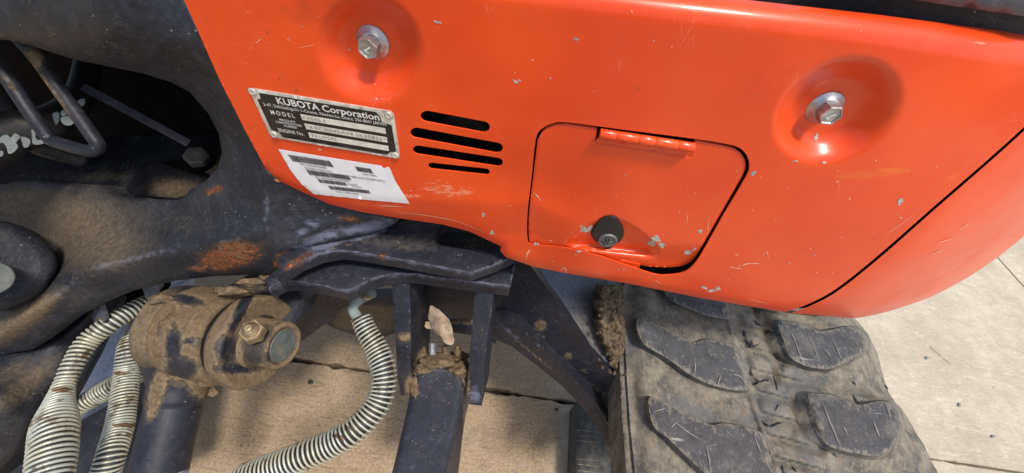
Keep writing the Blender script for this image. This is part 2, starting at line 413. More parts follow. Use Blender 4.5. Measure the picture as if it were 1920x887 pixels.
def mat_concrete():
    k = NT('broomed_concrete')
    jd = math.atan2(*(np.array(VZ(1920, 887, 0)-VZ(540, 672, 0))[[1, 0]]))
    st = k.noise(75, 5, .6, (.06, 1.0, 1), (0, 0, -jd)); st2 = k.noise(210, 5, .65, (.09, 1.0, 1), (0, 0, -jd))
    g = k.noise(150, 7, .82); big = k.noise(3.2, 5, .6); med = k.noise(22, 8, .72)
    c = k.mix(k.ss(big, .35, .7), (.49, .425, .32), (.62, .55, .425))
    c = k.mix(k.ss(med, .4, .68, 0, .55), c, (.41, .35, .265))
    br = k.math('ADD', k.math('MULTIPLY', k.attr('soil'), .8), .2)
    c = k.mix(k.math('MULTIPLY', k.ss(st, .52, .70, 0, .5), br), c, (.36, .29, .20))
    c = k.mix(k.math('MULTIPLY', k.ss(st2, .56, .64, 0, .45), br), c, (.24, .18, .12))
    c = k.mix(k.ss(k.noise(48, 6, .75, (.5, 1, 1), (0, 0, -jd)), .52, .66, 0, .45), c, (.78, .70, .57))
    c = k.mix(k.ss(g, .54, .66, 0, .7), c, (.30, .245, .18)); c = k.mix(k.ss(g, .46, .34, 0, .6), c, (.74, .68, .58))
    sf = k.ss(k.math('ADD', k.attr('soil'), k.math('MULTIPLY', k.math('SUBTRACT', med, .5), .6)), .1, .95)
    blot = k.ss(k.noise(9, 6, .7), .5, .68, 0, .45); c = k.mix(k.math('MULTIPLY', blot, k.math('ADD', k.math('MULTIPLY', k.attr('soil'), .7), .3)), c, (.2, .15, .1))
    sc2 = k.mix(k.ss(g, .38, .6), (.20, .128, .066), (.46, .315, .178)); sc2 = k.mix(k.ss(st2, .56, .64, 0, .45), sc2, (.10, .066, .04))
    sc2 = k.mix(blot, sc2, (.13, .088, .052)); c = k.mix(k.math('MULTIPLY', sf, .80), c, sc2)
    dk = k.ss(k.noise(70, 3, .5), .72, .76); c = k.mix(k.math('MULTIPLY', dk, .6), c, (.1, .08, .07))
    bp = k.math('ADD', k.math('MULTIPLY', st2, 1.0), k.math('MULTIPLY', g, .6)); bp = k.math('ADD', bp, k.math('MULTIPLY', med, .8))
    return k.set(c, .93, bp, .9, .004, Specular_IOR_Level=.25)
def mat_rubber(name, dusty):
    k = NT(name); n = k.noise(34, 7, .68); n2 = k.noise(180, 6, .7, (1, .5, 1)); n3 = k.noise(420, 4, .7)
    if dusty:
        c = k.mix(k.ss(n, .3, .68), (.07, .066, .06), (.245, .215, .162))
        c = k.mix(k.ss(n2, .5, .72, 0, .7), c, (.36, .315, .235)); c = k.mix(k.ss(k.noise(11, 4), .52, .66, 0, .6), c, (.10, .11, .12))
        c = k.mix(k.ss(k.noise(60, 4), .62, .7, 0, .5), c, (.26, .17, .09)); sn_ = k.ss(k.math('ADD', k.attr('shade_stain'), k.math('MULTIPLY', k.math('SUBTRACT', n2, .5), .9)), .3, .7); c = k.mix(k.math('MULTIPLY', sn_, .85), c, (.065, .045, .028)); rg = .92  # last mask darkens the lug trenches with painted shade
    else:
        c = k.mix(k.ss(n, .3, .7), (.030, .030, .033), (.066, .065, .069))
        e = k.attr('edge'); ef = k.ss(k.math('ADD', e, k.math('MULTIPLY', k.math('SUBTRACT', n2, .5), 2.2)), .42, .8)
        c = k.mix(k.math('MULTIPLY', ef, .55), c, (.30, .26, .195))
        c = k.mix(k.ss(n3, .58, .68, 0, .55), c, (.30, .275, .235)); c = k.mix(k.ss(k.noise(18, 5, .7), .5, .72, 0, .5), c, (.20, .18, .145))
        s1 = k.ss(k.noise(120, 3, .6, (.12, 1, 1), (0, 0, .5)), .66, .70); s2 = k.ss(k.noise(130, 3, .6, (1, .1, 1), (0, 0, .3)), .67, .71)
        s = k.math('MULTIPLY', k.math('MAXIMUM', s1, s2), k.ss(k.noise(30, 4), .42, .56)); c = k.mix(k.math('MULTIPLY', s, .7), c, (.36, .34, .30)); rg = .68
    return k.set(c, rg, k.math('ADD', k.math('MULTIPLY', n2, .8), k.math('MULTIPLY', n3, .3)), .8, .0022)
def mat_spring():
    k = NT('zinc_spring_wire'); n = k.noise(45, 6, .7)
    c = k.mix(k.ss(k.noise(25, 3), .35, .65), (.46, .49, .44), (.50, .48, .36))
    c = k.mix(k.ss(n, .53, .66, 0, .9), c, (.15, .105, .06))
    d = k.attr('mud'); df = k.ss(k.math('ADD', d, k.math('SUBTRACT', k.noise(140, 5, .7), .5)), .5, .65); c = k.mix(df, c, (.16, .10, .055))
    return k.set(c, .42, k.noise(500, 3), .2, .0004, Metallic=.25)

M_OR = mat_orange(); M_DK = mat_dark(); M_DK2 = mat_dark('dark_plate_paint', (.0125, .0135, .0205), .44, .24, .35)
M_CAST = mat_dark('cast_iron_paint', (.0125, .0145, .0205), .52, .4, 2.3)
M_MUD = mat_mud(); M_MUDL = mat_mud('sandy_mud', (.22, .15, .075), (.52, .40, .24))
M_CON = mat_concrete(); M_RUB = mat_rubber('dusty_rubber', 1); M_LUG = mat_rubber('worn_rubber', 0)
M_SPR = mat_spring(); M_BLK = mat_simple('black_rubber', (.012, .012, .013), .5)
M_HOSE = mat_simple('hose_rubber', (.02, .02, .021), .55, 0, .3, 80, .4, .35, (.09, .07, .05))
M_ZINC = mat_simple('zinc_steel', (.46, .47, .47), .36, .75, .25, 90, .3, .35, (.25, .22, .2))
M_PLATE = mat_simple('plate_aluminium', (.62, .60, .54), .38, .35, .2, 90, .25, .2, (.33, .29, .22))
M_INK = mat_simple('black_enamel', (.012, .011, .012), .3, 0, .3, 120, .2, .12, (.08, .07, .05))
M_WHT = mat_simple('silver_lettering', (.70, .69, .66), .45, .0, .12, 200, .1, .22, (.3, .23, .12))
M_PAP = mat_simple('sticker_paper', (.80, .79, .80), .42, 0, .05, 60, .1, .12, (.62, .58, .54))
M_PRT = mat_simple('grey_print', (.055, .05, .06), .5, 0, .3, 300, .1)
M_CHIP = mat_simple('bare_chip', (.50, .48, .43), .7, 0, .4, 500, .8, .3, (.22, .2, .17))
M_CHIPL = mat_simple('pale_scratch', (.85, .42, .28), .6, 0, .2, 400, .5)
M_RUST = mat_simple('rust_spot', (.36, .11, .03), .85, 0, .5, 400, .8)
M_IN = mat_simple('shade_black_steel', (.0035, .003, .003), .8, 0, .5, 40, .5, .2, (.016, .012, .009))  # near-black colour stands in for the darkness inside the machine
M_CAV = mat_dark('shaded_cavity_paint', (.006, .006, .008), .7, .15, 1.4); M_BEAM = mat_dark('brightened_blue_paint', (.24, .25, .30), .4, .3, .4)  # cavity paint darkened in place of shade; beam paint lightened against the boom's shadow
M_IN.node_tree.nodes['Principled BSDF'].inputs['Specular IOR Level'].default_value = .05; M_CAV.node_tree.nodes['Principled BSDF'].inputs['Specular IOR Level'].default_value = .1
M_SILV = mat_simple('dull_pin_steel', (.11, .125, .115), .6, .2, .25, 80, .4, .3, (.22, .18, .12))
M_YZ = mat_simple('yellow_zinc', (.36, .28, .16), .38, .6, .25, 150, .3, .3, (.25, .18, .1))
M_TUBE = mat_simple('grey_hose', (.24, .29, .28), .5, 0, .2, 60, .2, .3, (.25, .2, .13))
M_LEAF = mat_simple('dry_leaf', (.27, .205, .14), .85, 0, .55, 55, .7, .3, (.36, .2, .12))
M_SOIL = mat_simple('joint_dirt', (.06, .048, .035), .95, 0, .5, 90, .8)
M_STONE = mat_simple('pebble_stone', (.22, .22, .225), .8, 0, .3, 200, .5)
M_TXT = mat_simple('hose_print', (.20, .225, .225), .7, 0, .15, 500, .4, .3, (.1, .1, .1))
M_BLUE = mat_dark('grey_blue_paint', (.075, .082, .105), .34, .3, .4)
M_COVER = mat_dark('black_plastic', (.014, .012, .014), .55, .3, .8)

# ================================================================== GROUND
ground = bpy.data.objects.new('ground', None)
gb = MB(); gb.add([(-40, -40, -.03), (40, -40, -.03), (40, 40, -.03), (-40, 40, -.03)], [(0, 1, 2, 3)], 0, False)
ground = obj('ground', gb, M_SOIL); ground['kind'] = 'structure'; ground['label'] = 'dirt bed under the pale concrete slabs'
J0 = np.array(VZ(540, 672, 0))[:2]; J1 = np.array(VZ(1920, 887, 0))[:2]; jd = (J1-J0)/np.linalg.norm(J1-J0); jn = np.array([-jd[1], jd[0]])
def soil(px, py):
    P = None
    return None
def slab(s0, s1, t0, t1, fine=None):
    """slab in joint coordinates: s along the joint, t away from it; fine = which t edge is the chipped one in view"""
    g = .0028; s0 += g; s1 -= g; t0 += g; t1 -= g; mb = MB()
    near = (s0 < 2 and s1 > -2)
    ss = np.r_[np.arange(s0, s1, .35), s1] if not fine else np.unique(np.r_[s0, np.arange(max(s0, -.9), min(s1, 1.9), .004), s1])
    def row(t, jag): return [(s, t+((-1 if t == t0 else 1)*-1*0 + jag*((fbm(np.array([s*60, t*9+3, 0.]), 5, 3)-.5)*.006 + max(0, fbm(np.array([s*22, t*5, 7.]), 2, 9)-.62)*.03))) for s in ss]
    j0 = 1 if fine == 't0' else 0; j1 = -1 if fine == 't1' else 0
    rows = []
    ts = [t0, t0+.012, (t0+t1)/2, t1-.012, t1]
    r0 = row(t0, j0); r4 = row(t1, j1)
    rows.append([(s, t, -.028) for s, t in r0]); rows.append([(s, t+.0, -.003) for s, t in r0]); rows.append([(s, t+.003, 0) for s, t in r0])
    tm = np.r_[np.arange(t0+.05, t1-.04, .06 if fine else .8)]
    for t in tm: rows.append([(s, t, 0) for s in ss])
    rows.append([(s, t-.003, 0) for s, t in r4]); rows.append([(s, t, -.003) for s, t in r4]); rows.append([(s, t, -.028) for s, t in r4])
    P = []
    for r in rows:
        for s, t, z in r:
            q = J0+jd*s+jn*t; P.append((q[0], q[1], z))
    n = len(ss); F = []
    for i in range(len(rows)-1):
        for k in range(n-1): F.append((i*n+k, i*n+k+1, (i+1)*n+k+1, (i+1)*n+k))
    mb.add(P, F, 0, False)
    P = np.array(P)
    def so_(px, py): return np.clip(1.15-sstep(.0, .42, P[:, 0])*1.15-sstep(.5, 1.6, -P[:, 0])*.3, 0, 1)
    return obj('concrete_slab', mb, M_CON, ground, attrs={'soil': so_})
ew = [-7.4, -4.3, -1.2, 2.6, 5.7, 8.8]
for i in range(5):
    for j, (t0, t1) in enumerate(((-6.2, -3.1), (-3.1, 0), (0, 3.1), (3.1, 6.2))):
        slab(ew[i], ew[i+1], t0, t1, {1: 't1', 2: 't0'}.get(j) if i == 2 else None)

# ================================================================== EXCAVATOR
exc = bpy.data.objects.new('excavator', None); sc.collection.objects.link(exc); exc.location = (0, .5, 0)
tag(exc, 'orange mini excavator with dark blue swing bracket and rubber track on concrete', 'excavator')

# ---- orange side panel: surface y(px,py)
OUT_BOT = [(500, 320), (512, 333), (560, 357), (618, 383), (680, 398), (760, 411), (830, 421), (880, 434), (940, 462), (938, 470), (948, 482), (1000, 500), (1060, 512), (1180, 532), (1320, 560), (1470, 585), (1540, 594), (1600, 597)]
OUT_R = [(1600, 597), (1650, 588), (1700, 573), (1760, 550), (1840, 504), (1920, 443), (2010, 360)]
OUT_R = [tuple(p) for p in crom([(1540, 596)]+OUT_R, 8, False)][8:]
TOPL = [(1390, 0), (1640, 28), (1920, 64), (2010, 77)]
DIM1 = dict(o=(692, 92), b=(703, 84), a=112, c=104, ang=60); DIM2 = dict(o=(1574, 206), b=(1545, 202), a=136, c=96, ang=-28)
def dimple(px, py, D, dep):
    t = np.ones(np.shape(px))
    for _ in range(4):
        q = np.clip((1-t)/.6, 0, 1); cx = D['o'][0]+(D['b'][0]-D['o'][0])*q; cy = D['o'][1]+(D['b'][1]-D['o'][1])*q
        dx = px-cx; dy = py-cy; an = R(D['ang']); u = (dx*math.cos(an)+dy*math.sin(an))/D['a']; v = (-dx*math.sin(an)+dy*math.cos(an))/D['c']; t = np.sqrt(u*u+v*v)
    return dep*(1-sstep(.42, 1.0, t)) + .0012*np.exp(-((t-.36)/.06)**2)*-1*0
CREASE = [(540, 345), (640, 360), (780, 372), (900, 377), (1000, 378), (1100, 420)]
def PY(px, py):
    px = np.asarray(px, float); py = np.asarray(py, float)
    y = dimple(px, py, DIM1, .015)+dimple(px, py, DIM2, .017)
    d = pdist(OUT_BOT+OUT_R[1:], px, py, False)
    wpx = 16+150*sstep(1420, 1900, px); rr = .006+.075*sstep(1420, 1900, px)
    q = np.clip(1-d/wpx, 0, 1); y = y+rr*(1-np.sqrt(1-q*q*.88))
    # gentle barrel towards the rear
    y = y+.045*sstep(1300, 2300, px)**1.5
    tl = np.interp(px, [p[0] for p in TOPL], [p[1] for p in TOPL]); tl = np.where(px < 1390, (px-1390)*.115, tl)
    q = np.clip(1-(py-tl)/62, 0, 1); y = y+.020*(1-np.sqrt(1-q*q*.97))
    cr = np.interp(px, [p[0] for p in CREASE], [p[1] for p in CREASE]); e = np.clip(py-cr, 0, 60)
    y = y+.00016*(np.sqrt(e*e+36)-6)*(1-sstep(985, 1120, px))*sstep(540, 720, px)
    y = y+.005*sstep(0, 1, (px-830)/150)*(1-sstep(1000, 1200, px))*np.exp(-((py-350)/60)**2)
    y = y+.0028*(fbm(np.stack([px/260, py/230, px*0], -1), 2, 4)-.5)
    return y
def PF(off=0.0): return lambda px, py: zy(px, py, PY(px, py)+off)
SEAM = [(2010, 152), (1920, 238), (1840, 310), (1750, 388), (1650, 476), (1570, 540), (1520, 568), (1478, 584)]
SEAM = [tuple(p) for p in crom(SEAM, 5, False)]
SEAM2 = [(p[0]+4.5, p[1]+3.2) for p in SEAM]
def slot(x0, y0, x1, y1, r):
    a = math.atan2(y1-y0, x1-x0); P = []
    for k in range(9): t = a+math.pi/2+math.pi*k/8; P.append((x0+r*math.cos(t)*1.2, y0+r*math.sin(t)))
    for k in range(9): t = a-math.pi/2+math.pi*k/8; P.append((x1+r*math.cos(t)*1.2, y1+r*math.sin(t)))
    return P
SLOTS = [slot(801, 218, 906, 238, 10.5), slot(781, 249, 931, 277, 9.8), slot(784, 281, 933, 304, 8.2), slot(810, 311, 911, 322, 6)]
DOOR = [(1008, 262), (1020, 244), (1040, 235), (1062, 233), (1112, 240), (1120, 242), (1117, 266), (1292, 293), (1302, 266), (1306, 264), (1350, 272), (1378, 280), (1394, 294), (1398, 312), (1392, 330), (1352, 400), (1322, 452), (1300, 486), (1280, 498), (1250, 501), (1200, 497), (1130, 478), (1060, 462), (1000, 456), (992, 446), (992, 400), (1000, 330)]
DHOLE = [(1005, 259), (1018, 240), (1038, 231), (1062, 229), (1160, 242), (1300, 260), (1352, 268), (1384, 276), (1400, 291), (1405, 310), (1399, 331), (1357, 402), (1327, 455), (1306, 490), (1284, 510), (1250, 516), (1222, 513), (1160, 492), (1110, 476), (1050, 463), (998, 458), (989, 448), (989, 400), (997, 330)]
PANEL = [(340, -12), (372, 60), (412, 150), (460, 245)] + OUT_BOT[:16] + [(p[0]-0, p[1]) for p in SEAM[::-1]] + TOPL[::-1] + [(1290, -12)]
mb = MB(); sheet(mb, PANEL, PF(), [crom(s, 1) for s in SLOTS]+[crom(DHOLE, 3)], 5.5, (0, .0014, .0))
SC_ = {'scuff': [(840, 358, 85, 18, .70, 6), (820, 340, 50, 10, .6), (760, 368, 60, 5, .8), (930, 400, 60, 18, .35), (1250, 395, 50, 60, .32), (1330, 545, 60, 10, .5), (1500, 470, 120, 60, .28), (700, 30, 60, 22, .35)],
       'grime': [(600, 20, 90, 40, .55), (840, 345, 120, 10, .2), (1640, 170, 60, 50, .1), (1250, 520, 200, 10, .3), (700, 403, 200, 7, .5), (395, 60, 12, 140, .35, -24), (1500, 120, 60, 12, .35, -30), (700, 180, 60, 14, .3), (1180, 236, 200, 5, .35, 7), (470, 300, 60, 12, .35, 30), (1420, 585, 120, 10, .4)],
       'yellow': [(1640, 325, 130, 13, .6, -5), (1800, 320, 70, 8, .5, -38), (1200, 330, 90, 60, .2)]}
panel = obj('side_panel', mb, M_OR, exc, 'scratched orange side panel with four vent slots', SC_)
mb = MB(); CW = SEAM2 + [(1540, 596)] + OUT_R + [(2010, 160)]
sheet(mb, SEAM2+OUT_R[0:1]+OUT_R[1:], PF(.0008), [], 4, None)
obj('rear_counterweight', mb, M_OR, exc, 'curved orange rear cover beyond the slanting seam', SC_)
# inside: dark liner added behind seam and slots to stop light leaks
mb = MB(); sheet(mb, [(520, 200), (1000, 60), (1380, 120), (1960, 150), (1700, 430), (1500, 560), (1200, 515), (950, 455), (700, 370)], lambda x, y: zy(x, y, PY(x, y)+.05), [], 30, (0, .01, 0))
obj('inner_dark_liner', mb, M_IN, exc)
mb = MB(); sheet(mb, [(2030, 120), (1930, 205), (1840, 285), (1750, 363), (1640, 455), (1560, 520), (1500, 553), (1470, 572), (1500, 578), (1540, 575), (1600, 540), (1690, 478), (1790, 392), (1880, 310), (1960, 240), (2040, 180)], lambda x, y: zy(x, y, PY(x, y)+.005), [], 10, (0, .002, 0)); obj('seam_backing', mb, M_IN, exc)  # added near-black strip keeps the seam gap dark
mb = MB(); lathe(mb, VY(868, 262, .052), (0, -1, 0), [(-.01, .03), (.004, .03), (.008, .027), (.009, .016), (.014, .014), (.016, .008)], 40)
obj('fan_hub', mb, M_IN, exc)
# black cowl along the top right
mb = MB(); sheet(mb, [(1375, -30), (1392, 1), (1640, 30), (1920, 66), (2010, 79), (2010, -30)], lambda x, y: zy(x, y, .040+.0*x), [], 14, (0, .02, 0))
obj('black_cowl', mb, M_COVER, exc, 'matt black cowl strip above the orange panel')
mb = MB(); sheet(mb, [(1560, -30), (1700, -2), (1800, 13), (1922, 31), (2010, 42), (2010, -60), (1560, -60)], lambda x, y: zy(x, y, .026+0*x), [], 20, (0, .01, 0), rnd=(8, .004))
obj('grey_cowl', mb, M_BLUE, exc)
# ---- fuel door
def DY(px, py):
    y = PY(px, py)+.0016
    # almond shaped pocket round the lock
    u = (px-1142)/88; top = 404+52*np.abs(u)**1.7; bot = 474+10*u
    k = sstep(0, 13, py-top)*(1-sstep(-12, 3, py-bot))*(np.abs(u) < 1.25)*(1-sstep(.72, 1.15, np.abs(u)))
    y = y+.010*k*(.45+.55*sstep(0, 40, py-top))
    y = y+.006*sstep(452, 500, py)*sstep(1000, 1260, px)
    return y
DF = lambda off=0.: (lambda px, py: zy(px, py, DY(px, py)+off))
mb = MB(); sheet(mb, crom(DOOR[:4], 4, False).tolist()+DOOR[4:10]+crom(DOOR[10:15], 4, False).tolist()+DOOR[15:16]+crom(DOOR[16:], 4, False).tolist(), DF(), [], 4, (0, .003, 0), rnd=(5, .0012))
door = obj('fuel_door', mb, M_OR, exc, 'hinged orange fuel door with a black lock', {'scuff': [(1290, 440, 40, 40, .4), (1230, 480, 60, 10, .4)], 'grime': [(1100, 458, 100, 6, .4)], 'yellow': [(1150, 340, 120, 60, .3)]})
# hinge with five knuckles
hA = VY(1124, 250, -.001); hB = VY(1301, 277, -.001); hd = hB-hA; L = hd.length; r_ = .0042
cuts = [0, .175, .41, .585, .83, 1]
for a, b in zip(cuts[:-1], cuts[1:]):
    mb = MB(); e = .00012; lathe(mb, hA, hd, [(a*L+e, r_*.6), (a*L+e, r_*.985), (a*L+e*2, r_), (b*L-e*2, r_), (b*L-e, r_*.985), (b*L-e, r_*.6)], 24)
    obj('hinge_knuckle', mb, M_OR, door)
mb = MB(); lathe(mb, hA+hd*.003, hd, [(0, r_*.75), (L*.994, r_*.75)], 16); obj('hinge_pin', mb, M_ZINC, door)
mb = MB(); sheet(mb, [(1122, 258), (1300, 284), (1289, 293), (1116, 267)], DF(-.0016), [], 8, (0, .0015, 0)); obj('hinge_leaf', mb, M_OR, door)
mb = MB(); sheet(mb, [(1130, 478), (1160, 484), (1162, 489), (1200, 496), (1199, 504), (1165, 495), (1140, 487), (1100, 476)], PF(.004), [], 5, (0, .002, 0)); obj('latch_strip', mb, M_OR, door)
mb = MB(); TEAR = crom([(1140, 406), (1155, 408), (1164, 420), (1170, 437), (1164, 451), (1152, 460), (1142, 467), (1130, 460), (1115, 451), (1108, 438), (1114, 424), (1126, 411)], 4)
sheet(mb, TEAR, DF(-.0052), [], 2.5, (0, .004, 0), rnd=(15, .006)); lock = obj('lock_cover', mb, M_BLK, door)
lc = V(1139, 449, DF(-.0040)(1139., 449.)); mb = MB()
lathe(mb, lc, (0, -1, 0), [(-.006, .0108), (.002, .0108), (.0030, .0098), (.0032, .0084), (.0018, .0078)], 32)
obj('lock_barrel', mb, mat_simple('tarnished_lock', (.15, .15, .14), .5, .3), door)
mb = MB(); 
for dx in (-1, 1): box(mb, lc+Vector((dx*.0014, -.0034, 0)), ((1, 0, 0), (0, 1, 0), (0, 0, 1)), (.0005, .0012, .0048))
box(mb, lc+Vector((0, -.0028, 0)), ((1, 0, 0), (0, 1, 0), (0, 0, 1)), (.0058, .0006, .0006)); obj('key_slot', mb, M_SILV, door)
# ---- paint chips and scratches
chips = MB(); light = MB()
def chip(mb, x, y, rx, ry, ang=0, fld=None, off=-.0004, j=.7, n=11):
    o = oval(x, y, rx, ry, ang, n, j); f = fld or PF(off); c = np.r_[o, [[x, y]]]; P = at(c[:, 0], c[:, 1], f(c[:, 0], c[:, 1]))
    mb.add(P, [(n, (i+1) % n, i) for i in range(n)], 0, False)
def indoor(x, y): return inside(DOOR, np.array([x]), np.array([y]))[0]
def fl(x, y): return DF(-.0003) if indoor(x, y) else PF(-.0003)
for x, y, a, b, g in [(818, 42, 7, 4, 10), (1690, 379, 6, 6, 60), (1412, 326, 5, 4, 20), (1312, 434, 5, 4, 0), (1233, 449, 15, 5, 12), (1226, 458, 10, 6, 0), (1240, 461, 8, 5, 0), (1101, 427, 9, 7, 20), (1086, 470, 4, 3, 0), (923, 440, 5, 4, 0), (907, 403, 4, 3, 0), (1290, 474, 6, 5, 30), (1300, 468, 4, 3, 0), (1529, 254, 4, 6, 0), (1493, 302, 5, 2, 0), (1542, 305, 7, 2, -10), (1078, 73, 6, 3, 20), (968, 153, 6, 3, 40), (1005, 458, 4, 3, 0), (1335, 545, 14, 2, -8), (1350, 541, 9, 2, 30), (1320, 540, 8, 2, 10), (655, 93, 3, 2, 0), (540, 75, 2, 1.5, 0), (705, 185, 2, 2, 0), (600, 280, 3, 2, 0), (1170, 505, 3, 2, 0)]:
    for k in range(3): chip(chips, x+RNG.normal(0, a*.4), y+RNG.normal(0, b*.4), a*(.4+.35*RNG.rand()), b*(.4+.4*RNG.rand()), g+RNG.normal(0, 20), fl(x, y), j=1.1, n=13)
for _ in range(120):
    x = RNG.uniform(380, 1880); y = RNG.uniform(5, 590) if RNG.rand() < .4 else 420+RNG.normal(0, 90)
    if not inside(PANEL, np.array([x]), np.array([y]))[0] or x < 560 and y > 150 or any(inside(s, np.array([x]), np.array([y]))[0] for s in SLOTS): continue
    if inside(DHOLE, np.array([x]), np.array([y]))[0] and not indoor(x, y): continue
    s = RNG.uniform(.5, 1.5); chip(light if RNG.rand() < .7 else chips, x, y, s*RNG.uniform(1, 2.2), s*.8, RNG.uniform(0, 180), fl(x, y), n=7)
def scratch(mb, pts, wd, fld=None):
    P = crom(pts, 5, False); T = np.gradient(P, axis=0); T /= np.linalg.norm(T, axis=1, keepdims=True)+1e-9; N = np.stack([-T[:, 1], T[:, 0]], 1)
    ww = wd*np.sin(np.linspace(.15, 3.0, len(P)))[:, None]*(1+.6*(RNG.rand(len(P), 1)-.5)); A = P+N*ww; B = P-N*ww; Q = np.r_[A, B]
    f = fld or PF(-.0004); n = len(P); mb.add(at(Q[:, 0], Q[:, 1], f(Q[:, 0], Q[:, 1])), [(i, i+1, n+i+1, n+i) for i in range(n-1)], 0, False)
for pts, wd in [([(1390, 498), (1405, 494), (1428, 495)], 1.1), ([(1367, 500), (1380, 503), (1392, 504)], .8), ([(986, 486), (990, 473), (996, 469)], 1.2), ([(1052, 510), (1055, 504), (1061, 503), (1059, 510)], .9), ([(1060, 502), (1063, 512)], .8), ([(1000, 361), (1008, 368), (1014, 377)], 1.1), ([(1228, 525), (1240, 533)], .7), ([(1430, 480), (1438, 472), (1441, 485)], .7), ([(560, 90), (590, 84)], .6), ([(545, 210), (552, 213)], .6), ([(640, 300), (655, 302)], .5), ([(1760, 455), (1785, 448)], .7), ([(1745, 478), (1770, 468)], .5), ([(1800, 430), (1818, 418)], .5), ([(1290, 400), (1287, 425)], .5), ([(1330, 405), (1326, 440)], .45), ([(740, 398), (800, 404), (860, 416), (910, 436)], .5), ([(700, 385), (760, 388)], .6), ([(1660, 440), (1690, 420), (1715, 400)], .4), ([(1400, 560), (1440, 570)], .5), ([(1825, 80), (1850, 82)], .9), ]:
    scratch(light, pts, wd, fl(*pts[0]))
o = obj('paint_chips', chips, M_CHIP, panel); o['kind'] = 'stuff'
o = obj('paint_scratches', light, M_CHIPL, panel); o['kind'] = 'stuff'
rs = MB(); chip(rs, 519, 336, 7, 4, 30); chip(rs, 1270, 237, 3, 2, 0) if 0 else None
for x, y in [(500, 60), (524, 148), (555, 170), (470, 240), (1195, 165)]: chip(rs, x, y, 3, 1.2, 40)
o = obj('rust_spots', rs, M_RUST, panel); o['kind'] = 'stuff'
# cover bolts
def cover_bolt(px, py, off, mark, rot):
    base = V(px, py, zy(px, py, PY(np.array(float(px)), np.array(float(py))))); k = float(zy(px, py, base.y))/F0
    fr = 31.5*k
    mb = MB(); lathe(mb, base, (0, -1, 0), [(-.001, fr), (.0008, fr), (.0016, fr*.94), (.0030, fr*.70), (.0042, fr*.66), (.0046, fr*.6)], 48)
    fo = obj('bolt', mb, M_ZINC, exc, 'flanged zinc bolt sunk in an orange dimple')
    hr = fr*.62; h = .0135; mb = MB()
    lathe(mb, base, (0, -1, 0), [(.004, hr), (h-.0012, hr), (h, hr*.93), (h-.0003, hr*.84), (h-.0012, hr*.78)], 6, smooth=False, phase=rot)
    obj('hex_head', mb, M_ZINC, fo)
    top = base+Vector((0, -h+.0009, 0)); v, f = glyphs(mark, .02); s = hr*1.0
    v = v-np.array([v[:, 0].max()/2, .35, 0]); c, sn = math.cos(2.6), math.sin(2.6)
    P = [top+Vector(((a*c-b*sn)*s, -.0002, (a*sn+b*c)*s)) for a, b, _ in v]; mb = MB(); mb.add(P, f, 0, False)
    obj('head_marking', mb, M_WHT, fo)
cover_bolt(700, 79, 0, '7', .3); cover_bolt(1545, 201, 0, '7', .1)
# ---- name plate
NP = [(465, 165), (737, 210), (750, 298), (508, 257)]; hm = homog(NP); npf = lambda off: PF(off)
mb = MB(); PL = [hm(u, v) for u, v in [(0, .06), (.02, 0), (.98, 0), (1, .06), (1, .94), (.985, 1), (.015, 1), (0, .94)]]
sheet(mb, PL, PF(-.0016), [], 6, (0, .0014, 0), rnd=(2.5, .0005)); plate = obj('name_plate', mb, M_PLATE, exc, 'black and silver maker plate')
mb = MB(); f1 = PF(-.0018); BK = [(.065, .06), (.88, .06), (.9, .13), (.91, .25), (.975, .27), (.978, .84), (.93, .88), (.90, .955), (.10, .955), (.085, .86), (.03, .82), (.03, .2), (.06, .17)]
sheet(mb, [hm(u, v) for u, v in BK], f1, [], 7, None); obj('black_field', mb, M_INK, plate)
mb = MB(); f2 = PF(-.0021)
for v0, v1 in ((.355, .475), (.545, .665), (.735, .855)): quad(mb, hm, .315+(v0-.355)*.02, v0, .925, v1, f2, 0, 8)
obj('stamped_strip', mb, mat_simple('bare_strip', (.72, .71, .64), .45, .15, .12, 90, .2, .15, (.45, .40, .28)), plate)
mb = MB(); write(mb, 'KUBOTA', hm, .175, .215, .475, .125, f2, 0, .02); write(mb, 'Corporation', hm, .495, .215, .895, .125, f2, 0, .02)
write(mb, '2-47, Shikitsuhigashi 1-Chome, Naniwa-ku, Osaka, 556-8601 JAPAN', hm, .06, .305, .935, .062, f2, 0, .0)
write(mb, 'MODEL', hm, .09, .46, .265, .085, f2, 0, .01, 1.5)
for i, t in enumerate(('PRODUCT', 'IDENTIFICATION', 'NUMBER')): write(mb, t, hm, (.135, .10, .15)[i], .575+.06*i, (.255, .29, .25)[i], .045, f2, 0, .005)
write(mb, 'ENGINE No.', hm, .09, .83, .285, .075, f2, 0, .005)
obj('lettering', mb, M_WHT, plate)
mb = MB(); f3 = PF(-.0024)
write(mb, 'KX040-4', hm, .325, .455, .49, .07, f3, 0, .0, 1.1); write(mb, '*KBCX040AVK3K35855*', hm, .325, .645, .915, .075, f3, 0, 0, 1.1); write(mb, '7KU9545', hm, .34, .83, .53, .07, f3, 0, 0, 1.1)
M_ST = mat_simple('stamped_metal', (.30, .29, .26), .4, .3, .2); obj('stamped_number', mb, M_ST, plate)
for u, v in ((.022, .06), (.965, .075), (.965, .93), (.035, .93)):
    px, py = hm(u, v); b = V(px, py, zy(px, py, PY(np.array(px), np.array(py))-.0016)); mb = MB()
    lathe(mb, b, (0, -1, 0), [(0, .0036), (.0008, .0034), (.0014, .0022), (.0013, .0013), (.0006, .0009)], 20); obj('rivet', mb, M_PLATE, plate)
